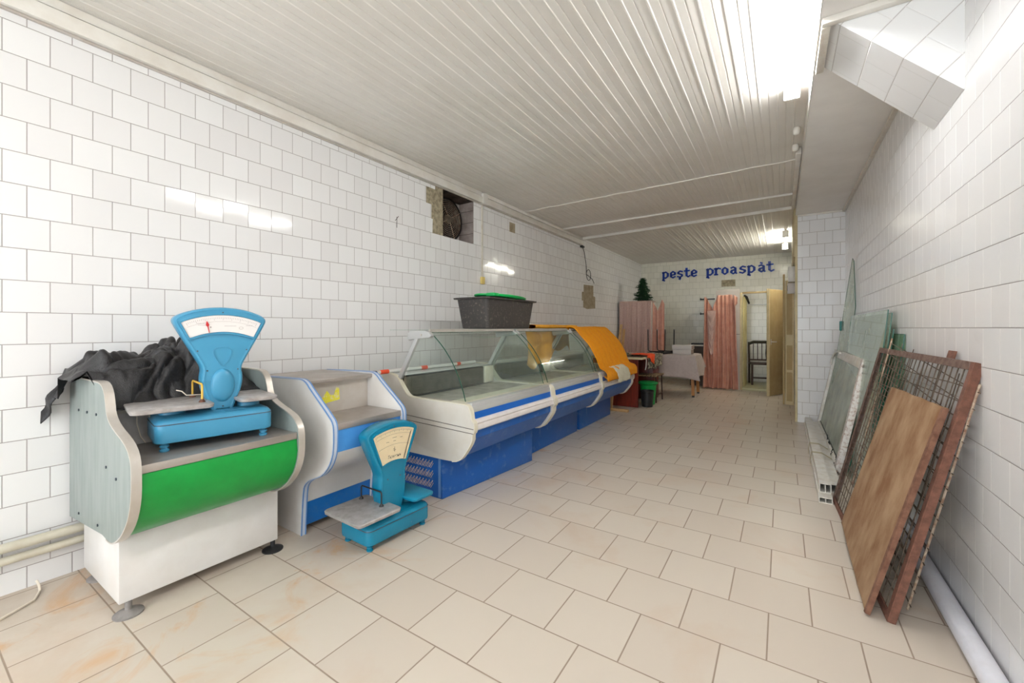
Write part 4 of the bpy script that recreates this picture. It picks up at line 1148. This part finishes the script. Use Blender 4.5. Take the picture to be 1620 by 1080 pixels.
# ------------------------------------------------------------------ cubicle with pink curtain, doors
cz = 2.01
def booth_t():
    t = thing('wall_cubicle', 'greyish white panel cubicle at the far end of the room', 'wall', (-.9, 9.4, 0), kind='structure')
    b = MB(); b.box((-.19, -.01, 0), (.20, .02, cz)); b.box((-.23, -.01, 0), (-.19, .02, cz - .03)); b.build('front_panel', 'booth', t, 0)
    b = MB(); b.box((-.23, .021, 0), (-.20, 1.245, cz - .03)); b.build('side_panel', 'booth', t, 0)
    b = MB(); b.box((-.19, -.012, 1.10), (.20, -.0102, 1.107)); b.build('panel_joint', 'ink', t, 0)
    b = MB(); b.box((.201, -.015, 0), (.238, .035, 1.93), .002); b.build('door_post', 'ivory', t)
    b = MB(); b.box((.239, -.012, 1.905), (1.045, .03, 1.94), .002); b.build('lintel', 'ivory_d', t)
    b = MB(); b.box((.239, -.01, 0), (1.04, 1.245, .045), .003); b.build('step', 'stepm', t)
    b = MB(); b.tube([(.30, .75, 1.72), (1.05, .75, 1.72)], .009, 8); b.build('rail', 'post', t)
    # slatted folding partition on the left inside the cubicle
    b = MB()
    for k in range(6):
        b.box((.242 + .012 * (k % 2), .06 + k * .11, .05), (.262 + .012 * (k % 2), .06 + k * .11 + .106, 1.86 - .0 * k), .002)
    b.build('folding_slats', 'ivory_y', t)
    b = MB()
    for k in range(6): b.bar((.27, .08 + k * .11, 1.875), (.32, .14 + k * .11, 1.84 - .02 * k), .02, .03)
    b.build('slat_hanger', 'black', t, 0)
booth_t()
t = thing('pink_curtain', 'large pink satin curtain falling to the floor before the cubicle', 'curtain', (0, 0, 0))
def ct(u):
    pts_ = [(0, 1.86), (.05, 1.86), (.12, 1.80), (.27, 1.60), (.42, 1.86), (.45, 1.89), (.60, 1.885), (.80, 1.895), (.90, 1.89), (.94, 1.80), (1, 1.74)]
    for (a, za), (c, zc) in zip(pts_, pts_[1:]):
        if a <= u <= c: return za + (zc - za) * (u - a) / (c - a)
    return 1.8
def curf(u, v):
    w0, w1 = (-1.335, -.775), (-1.355, -.715)
    x = (w0[0] * (1 - v) + w1[0] * v) + ((w0[1] - w0[0]) * (1 - v) + (w1[1] - w1[0]) * v) * u
    zt = ct(u); z = zt + (.02 - zt) * v
    amp = .036 if (u < .42 or u > .9) else .036 * (.25 + .75 * v)
    y = 9.31 - amp * (sin(u * 46 + 1.5 * fnoise(u * 3, v * 2)) + .6 * sin(u * 21 + v)) - .03 * v
    if v > .93: y -= (v - .93) * .5 * (1 + sin(u * 30)); z = max(z, .015)
    return (x, y, z)
b = MB(); b.grid(curf, 150, 60); b.build('satin_fall', 'satin', t, 180, solid=.003)
b = MB()
def swag(u, v):
    x = -1.27 + .15 * u; zt = 1.62 - .10 * 4 * u * (1 - u) * 0; k = 4 * u * (1 - u)
    return (x, 9.265 - .02 * k + .008 * sin(v * 30), zt - .04 - v * (.12 + .78 * k ** .6))
b.grid(swag, 24, 40); b.build('swag_fold', 'satin_l', t, 180, solid=.003)
b = MB(); b.grid(lambda u, v: (-.80 + .065 * u, 9.262 - .02 * sin(u * 6), 1.885 - .05 * u - .25 * v * (1 - .5 * u)), 10, 10); b.build('folded_corner', 'satin', t, 180, solid=.003)

# door leaf, swung open
def leaf(name, lab, a, c, h, m, th=.035):
    d = Vector(c) - Vector(a); L = d.length; ang = math.atan2(d.y, d.x)
    t = thing(name, lab, 'door', (a[0], a[1], 0), ang, kind='structure'); return t, L
t, L = leaf('door_1', 'beige door standing open in front of the cubicle entrance', (-.205, 8.72, 0), (.072, 9.36, 0), 1.9, 'ivory_d')
b = MB(); b.box((0, -.018, .012), (L, .018, 1.925), .003); b.build('leaf', 'ivory_d', t)
b = MB(); b.box((-.012, -.022, .01), (.018, .022, 1.93), .003); b.build('edge_strip', 'ivory', t)
b = MB(); b.tube([(.06, -.018, .98), (.06, -.055, .98), (.17, -.058, .98)], .010, 8); b.box((.045, -.022, .93), (.075, -.018, 1.03), .002); b.build('handle', 'alu', t, 50)
t, L = leaf('door_2', 'narrow ivory panelled door folded against the tiled pier', (.050, 8.02, 0), (.168, 7.98, 0), 2.05, 'ivory')
b = MB(); b.box((0, -.016, .0), (.118, .016, 1.99), .002); b.build('leaf', 'ivory', t)
for z0, z1 in ((.06, .52), (.56, .95), (1.12, 1.86)):
    b = MB(); b.box((.022, -.0185, z0), (.100, -.0165, z1)); b.build('inset_panel', 'ivory_d', t, 0)
b = MB()
for z in (.54, .98, 1.10, 1.88): b.box((.018, -.021, z - .006), (.104, -.0166, z + .006))
b.build('rail_moulding', 'ivory', t, 0)
b = MB(); b.box((.012, 7.99, 0), (.040, 8.05, 2.09), .002); struct(b.build('trim_10', 'ivory_d'), 'ivory door jamb left of the folded door')
t = thing('fuse_box', 'two small white electrical boxes above the folded door', 'electrical box', (.11, 7.55, 1.75))
b = MB(); b.box((-.040, 0, 0), (.058, .12, .155), .004); b.build('lower_box', 'boxgrey', t)
b = MB(); b.box((-.030, -.01, .175), (.058, .12, .405), .004); b.build('upper_box', 'trunk', t)
b = MB(); b.box((-.030, 0, .156), (.058, .10, .174)); b.build('joint', 'mortar2', t)
b = MB(); b.box((-.045, .01, .04), (-.0405, .06, .12)); b.build('meter_window', 'blackp', t)
b = MB(); b.box((.13, 6.67, 2.17), (.170, 7.9, 2.83), .003); struct(b.build('trim_11', 'ivory'), 'ivory boxed pipe run above the electrical boxes')

# chair inside the cubicle
t = thing('wooden_chair', 'dark wooden chair seen inside the cubicle', 'chair', (-.36, 10.2, .046), R(12))
b = MB(); b.box((-.22, -.20, .42), (.22, .20, .455), .01); b.build('seat', 'dark_wood', t)
for x in (-.20, .20):
    b = MB(); b.bar((x, -.18, 0), (x, -.18, .42), .035, .035); b.build('leg', 'dark_wood', t, 0)
    b = MB(); b.tube([(x, .18, 0), (x, .18, .45), (x * 1.02, .21, .88)], .018, 8); b.build('leg', 'dark_wood', t, 60)
b = MB(); b.tube([(-.21, .205, .84), (-.12, .20, .88), (.12, .20, .88), (.21, .205, .84)], .03, 8); b.build('top_rail', 'olive', t, 60)
for x in (-.12, -.04, .04, .12):
    b = MB(); b.bar((x, .19, .50), (x, .203, .86), .025, .012); b.build('back_slat', 'dark_wood', t, 0)
b = MB(); b.bar((-.2, -.18, .15), (.2, -.18, .15), .02, .03); b.bar((-.2, .18, .5), (.2, .18, .5), .02, .03); b.build('stretcher', 'dark_wood', t, 0)
t = b = None
b = MB(); b.tube([(-.18 + .09 * cos(a * pi / 12), 9.88, .72 + .26 * sin(a * pi / 12)) for a in range(25)], .012, 8)
b = tag(b.build('coiled_hose', 'black', smooth=60), 'black hose looped over the chair in the cubicle', 'hose')

# ------------------------------------------------------------------ lettering on the back wall
LET = {
 'p': [[(.15, -.38), (.15, .95)], [(.15, .88), (.5, 1.0), (.85, .75), (.85, .3), (.5, .02), (.15, .12)], [(-.02, -.28), (.34, -.42)], [(-.02, .85), (.15, .98)]],
 'e': [[(.2, .18), (.2, .78), (.5, 1.0), (.85, .78), (.80, .52), (.2, .42)], [(.2, .18), (.5, 0), (.88, .18)]],
 's': [[(.88, .88), (.5, 1.0), (.2, .80), (.25, .60), (.75, .42), (.82, .2), (.5, 0), (.08, .15)]],
 't': [[(.4, 1.38), (.4, .2), (.62, 0), (.95, .18)], [(.05, .95), (.85, .98)]],
 'r': [[(.28, 0), (.28, 1.0)], [(.05, .02), (.52, .02)], [(.05, .88), (.28, 1.0)], [(.28, .72), (.62, 1.0), (.92, .86)]],
 'o': [[(.2, .25), (.2, .75), (.5, 1.0), (.85, .75), (.85, .25), (.5, 0), (.2, .25)]],
 'a': [[(.18, .85), (.5, 1.0), (.8, .82), (.8, .15), (.98, .02)], [(.8, .58), (.35, .50), (.2, .22), (.5, 0), (.8, .18)]],
}
LET['ş'] = LET['s'] + [[(.5, -.02), (.52, -.16), (.40, -.34)]]
LET['ă'] = LET['a'] + [[(.38, 1.34), (.62, 1.22)]]
sign = thing('wall_lettering', 'blue lettering high on the far tiled wall', 'lettering', (0, YB, 2.45))
a_ = lambda zx: (1040 + zx / 8.1 - 810) / 658.5
def xw(zx):
    a = a_(zx); c, s_ = cos(.5753), sin(.5753)
    return (a * c - s_) / (a * s_ + c) * YB
for ch, zx in zip('peşteproaspăt', (108, 200, 292, 383, 470, 678, 772, 865, 972, 1093, 1207, 1332, 1447)):
    x = xw(zx); sz = .150; zb = .0 + (x + 2.4) * .006
    b = MB()
    for st in LET[ch]:
        for (ax_, az), (bx_, bz) in zip(st, st[1:]):
            p = Vector((x + (ax_ - .5) * sz * .98, -.010, zb + az * sz)); q = Vector((x + (bx_ - .5) * sz * .98, -.010, zb + bz * sz))
            vert = abs(q.z - p.z) > abs(q.x - p.x) * 1.5
            wd = .050 if vert else .034
            d = (q - p).normalized() * (.008)
            b.bar(p - d, q + d, wd, .014, up=(0, 1, 0))
    b.build('letter', 'letter', sign, 0)

# ------------------------------------------------------------------ things leaning on the right wall
def leaned(name, lab, cat, pn, pf, tn, tf):
    """local frame: origin at near-bottom corner, u along the bottom, v up the slope"""
    o = Vector(pn); U = (Vector(pf) - o); V = (Vector(tn) - o)
    w_, h_ = U.length, V.length
    u = U.normalized(); n = u.cross(V).normalized(); v = n.cross(u).normalized()
    m = Matrix((u, v, n)).transposed().to_4x4(); m.translation = o
    t = bpy.data.objects.new(name, None); C.objects.link(t); t.empty_display_size = .05
    t.matrix_world = m; tag(t, lab, cat)
    return t, w_, h_, n
# white window sash
t, w_, h_, n = leaned('leaning_window', 'white plastic window sash with dusty glass leaning on the right wall', 'window sash', (.415, 4.42, .004), (.405, 6.46, .004), (.60, 4.42, .965), (.60, 6.46, .965))
sg = 1 if n.x < 0 else -1     # local +z side facing the room
th = .045
def fr(b, x0, y0, x1, y1, z0=0, z1=None, bv=.003): b.box((x0, y0, min(z0, z1)), (x1, y1, max(z0, z1)), bv); return b
Z1 = sg * th
b = MB(); fr(b, .085, 0, w_ - .085, .075, 0, Z1); b.build('bottom_rail', 'pvc', t)
b = MB(); fr(b, .085, h_ - .085, w_ - .085, h_, 0, Z1); b.build('top_rail', 'pvc', t)
b = MB(); fr(b, w_ - .0845, 0, w_, h_, 0, Z1); b.build('far_stile', 'pvc', t)
b = MB(); fr(b, 0, 0, .0845, h_, 0, Z1); ns = b.build('near_stile', 'pvc_dirty', t, label='near stile with dried brown foam')
b = MB(); fr(b, -.0015, h_ - .07, -.0002, h_ - .045, sg * .01, sg * .035, 0); fr(b, -.0015, h_ - .12, -.0002, h_ - .105, sg * .012, sg * .03, 0); b.build('hole', 'ink', ns, 0)
b = MB(); fr(b, .0846, .0751, w_ - .0846, h_ - .0851, sg * .014, sg * .020, 0); b.build('pane', 'frosted', t, 0)
b = MB(); fr(b, .085, .0755, w_ - .085, .083, sg * .021, sg * .026, 0); fr(b, .085, h_ - .093, w_ - .085, h_ - .0855, sg * .021, sg * .026, 0); fr(b, .085, .083, .092, h_ - .093, sg * .021, sg * .026, 0); b.build('gasket', 'black', t, 0)
b = MB()
P = []
for k in range(13):
    a = pi * (1 - k / 12 * .60) ; P.append((1.47 - .47 * cos(a), h_ - .13 + .115 * sin(a), sg * (th + .012)))
P = [(P[0][0], P[0][1] - .06, P[0][2])] + P
b.tube(P, .011, 8); b.build('loose_gasket', 'pvc', t, 60, label='bent white strip')

# glass sheets
def sheet(lab, yn, yf, xb, xt, h, m='sheet', name='glass_sheet', polyg=None):
    t, w_, h_, n = leaned(name, lab, 'glass sheet', (xb, yn, .002), (xb + .0045 * (yf - yn), yf, .002), (xt, yn, h), (xt + .0045 * (yf - yn), yf, h))
    t['group'] = 'loose glass sheets leaning on the right wall'
    b = MB(); b.box((0, 0, 0), (w_, h_, .006)); b.build('pane', m, t, 0)
    b = MB()
    b.box((-.001, 0, -.0003), (.0015, h_, .0063)); b.box((0.0016, h_ - .0015, -.0003), (w_, h_ + .001, .0063)); b.box((w_ - .0015, 0, -.0003), (w_ + .001, h_ - .002, .0063))
    b.build('cut_edge', 'glass_edge', t, 0)
    return t
def mid(y): return xr(y)
sheet('large clear glass sheet, frontmost of the stack behind the sash', 3.72, 5.56, .462, xr(3.7) - .052, 1.352)
sheet('clear glass sheet just behind the frontmost one, slightly shorter', 3.70, 5.40, .478, xr(3.7) - .036, 1.33)
sheet('third glass sheet from the front, cut lower', 3.72, 5.50, .494, xr(3.7) - .025, 1.22)
sheet('green-tinted glass sheet rearmost against the right wall', 3.50, 5.2, .520, xr(3.5) - .010, 1.19, 'sheet_green')
sheet('low narrow glass sheet between the sash and the big sheets', 4.36, 5.30, .450, .585, .93)
# tall pointed pane
A3, B3, C3 = Vector((xr(5.8) - .012, 5.80, 1.985)), Vector((.470, 6.12, .945)), Vector((.648, 5.20, 1.42))
d1 = (B3 - A3); B0 = A3 + d1 * (1.983 / 1.04)
nrm = (B3 - A3).cross(C3 - A3).normalized()
u_ = Vector((B0.x, B0.y, 0)); 
b = MB()
pl = [Vector((xr(5.8) - .012, 5.80, 1.985)), Vector((.44, 6.36, .004)), Vector((.52, 5.66, .004)), Vector((.646, 5.52, 1.45)), Vector((xr(5.7) - .012, 5.74, 1.95))]
nn = (pl[1] - pl[0]).cross(pl[2] - pl[0]).normalized()
b.mi = 0
# keep the outline planar
pl = [q - nn * (q - pl[0]).dot(nn) for q in pl]
F_ = [b.bm.verts.new(q) for q in pl]; K_ = [b.bm.verts.new(q + nn * .006) for q in pl]
b._f(F_); b._f(K_[::-1]); b.mi = 1
for i in range(len(pl)): b._f([F_[i], F_[(i+1) % 5], K_[(i+1) % 5], K_[i]])
o = b.build('glass_sheet', ['sheet', 'glass_edge'], smooth=0)
tag(o, 'tall pointed piece of glass rising above the other sheets in the corner', 'glass sheet', 'loose glass sheets leaning on the right wall')
cpt = pl[0].lerp(pl[1], .37)
b = MB(); b.box((-.02, -.02, -.055), (.02, .02, .055), .008); b.xf(Matrix.Translation(cpt)); o2 = b.build('edge_clamp', 'tealp', o, label='teal clip on its edge')

# pvc profiles on the floor
def hollow(b, w_, h_, y0, y1, t_=.004, cx=0, cz_=0):
    b.box((cx - w_/2, y0, cz_), (cx + w_/2, y1, cz_ + t_)); b.box((cx - w_/2, y0, cz_ + h_ - t_), (cx + w_/2, y1, cz_ + h_))
    b.box((cx - w_/2, y0, cz_ + t_), (cx - w_/2 + t_, y1, cz_ + h_ - t_)); b.box((cx + w_/2 - t_, y0, cz_ + t_), (cx + w_/2, y1, cz_ + h_ - t_))
    b.box((cx - .002, y0, cz_ + t_), (cx + .002, y1, cz_ + h_ - t_))
labs = ('white plastic profile on the floor by the sash, lowest and nearest the room', 'white plastic profile lying on top of the lowest profile', 'white plastic profile on the floor nearest the wall')
for (x_, z_, w2, h2, ya, yb, rz_), lb in zip(((.258, .0, .078, .040, 3.64, 6.45, 0), (.262, .041, .068, .066, 3.74, 6.40, .0), (.338, .0, .062, .064, 3.90, 6.42, 0)), labs):
    b = MB(); hollow(b, w2, h2, 0, yb - ya)
    o = b.build('window_profile', 'pvc', smooth=0); o.location = (x_, ya, z_); o.rotation_euler = (0, 0, R(-.3))
    tag(o, lb, 'plastic profile', 'plastic profiles taped together on the floor')
for y, lb in ((4.62, 'nearer'), (4.97, 'farther')):
    b = MB(); b.ribbon([(.2165, .002), (.2165, .042), (.226, .109), (.298, .109), (.3705, .0675), (.3705, .002)], y, y + .04, .0015)
    o = b.build('packing_tape', 'tape', smooth=0); tag(o, lb + ' band of brown tape around the bundle of white plastic profiles', 'tape', 'tape bands around the profiles')
b = MB(); rnd = random.Random(5)
for k in range(26):
    y = 4.35 + 1.2 * rnd.random(); x = .378 + .012 * rnd.random(); z = .012 + .05 * rnd.random()
    pts = [(x, y, z)]
    for q in range(4): pts.append((min(.395, max(.374, pts[-1][0] + rnd.uniform(-.01, .01))), pts[-1][1] + rnd.uniform(-.07, .07), max(.006, pts[-1][2] + rnd.uniform(-.03, .035))))
    b.tube(pts, .004, 5)
tag(b.build('rubber_strips', 'black', smooth=60), 'tangle of black rubber strips between the profiles and the sash', 'rubber strip', kind='stuff')

# rusty mesh frame
t, w_, h_, n = leaned('mesh_frame', 'large rusty angle-iron frame with wire grid leaning on the right wall', 'metal frame', (.372, 2.309, .003), (.305, 3.735, .003), (.632, 2.29, 1.095), (.600, 3.60, 1.06))
sg = 1 if n.x < 0 else -1
aw, at_ = .034, .005
def angle(b, x0, y0, x1, y1, inner):      # flat leg + standing leg of angle iron
    b.box((x0, y0, min(0, sg * at_)), (x1, y1, max(0, sg * at_)))
b = MB(); b.box((0, 0, min(0, sg*at_)), (aw, h_, max(0, sg*at_))); b.box((0, 0, min(0, -sg*.024)), (at_, h_, max(0, -sg*.024))); b.build('near_upright', 'rust', t, bevel=.001, label='orange-rusted near upright')
b = MB(); b.box((w_-aw, 0, min(0, sg*at_)), (w_, h_, max(0, sg*at_))); b.box((w_-at_, 0, min(0, -sg*.024)), (w_, h_, max(0, -sg*.024))); b.build('far_upright', 'rust2', t, bevel=.001)
b = MB(); b.box((aw, h_-aw, min(0, sg*at_)), (w_-aw, h_, max(0, sg*at_))); b.box((aw, h_-at_, min(0, -sg*.024)), (w_-aw, h_, max(0, -sg*.024))); b.build('top_bar', 'rust2', t, bevel=.001)
b = MB(); b.box((aw, 0, min(0, sg*at_)), (w_-aw, aw, max(0, sg*at_))); b.box((aw, 0, min(0, -sg*.024)), (w_-aw, at_, max(0, -sg*.024))); b.build('bottom_bar', 'rust', t, bevel=.001)
b = MB(); zz = -sg * .006
nx = int((w_ - .08) / .058); ny = int((h_ - .08) / .058)
rnd = random.Random(3)
for k in range(1, nx):
    x = .04 + (w_ - .08) * k / nx
    b.tube([(x + .004 * rnd.uniform(-1, 1), .02 + (h_ - .04) * j / 6, zz + .002 * rnd.uniform(-1, 1)) for j in range(7)], .0026, 5)
for k in range(1, ny):
    y = .04 + (h_ - .08) * k / ny
    b.tube([(.02 + (w_ - .04) * j / 6, y + .004 * rnd.uniform(-1, 1), zz - sg * .005) for j in range(7)], .0026, 5)
b.build('wire_grid', 'wire', t, 60)
b = MB(); b.box((.22, h_ + .001, min(0, -sg*.03)), (.30, h_ + .035, max(0, -sg*.005))); b.build('hanging_lug', 'rust', t)
# second loose wire panel behind
t, w2, h2, n = leaned('wire_panel', 'loose wire mesh panel behind the rusty frame, its pale edge sticking out', 'wire panel', (.452, 2.425, .02), (.400, 3.62, .17), (.636, 2.29, 1.01), (.622, 3.40, 1.02))
for x in (0, w2):
    b = MB(); b.tube([(x, 0, 0), (x, h2, 0)], .0045, 6); b.build('edge_rod', 'wire_pale', t, 60)
b = MB()
for k in range(15):
    y = .03 + (h2 - .06) * k / 14; b.tube([(-.022, y, 0), (w2 + .01, y, 0)], .0024, 5)
for k in range(1, 6):
    x = w2 * k / 6; b.tube([(x, 0, .004), (x, h2, .004)], .0024, 5)
b.build('wire_grid', 'wire', t, 60)
# plywood board
t, w3, h3, n = leaned('plywood_board', 'weathered brown plywood board leaning against the rusty frame', 'board', (.313, 2.322, .003), (.296, 3.17, .003), (.560, 2.305, .905), (.538, 3.0, .905))
sg = 1 if n.x < 0 else -1
b = MB()
rnd = random.Random(9)
out = []
for (x0, y0), (x1, y1) in (((.0, .0), (w3, .06)), ((w3, .06), (w3, h3 * .985)), ((w3, h3 * .985), (.02, h3)), ((.02, h3), (0, 0))):
    for k in range(12):
        f = k / 12; out.append((x0 + (x1 - x0) * f + rnd.uniform(-.0025, .0025), y0 + (y1 - y0) * f + rnd.uniform(-.0025, .0025)))
b.prism(out, 0, sg * .014, 'z', .0015)
b.build('sheet', 'ply', t, 30)
b = MB(); b.prism([(-.012, .005), (.012, .0), (.034, h3 * .72), (.030, h3 - .002), (.006, h3), (.004, h3 * .72)], sg * .0005, sg * .0185, 'z', .0015); b.build('splintered_edge', 'ply_edge', t, label='reddish splintered near edge')

# white pipe in the corner
b = MB(); b.tube([(xr(y) - .044, y, .040) for y in (-1.9, 0, 1.5, 3.2, 4.4)], .038, 20)
t = b.build('plastic_pipe', 'pvcpipe', smooth=60); tag(t, 'white plastic pipe lying on the floor along the right wall', 'pipe')
b = MB(); b.tube([(xr(2) - .044, 1.40, .040), (xr(2) - .044, 1.47, .040)], .0395, 20); b.build('collar', 'pvcpipe', t, 60)
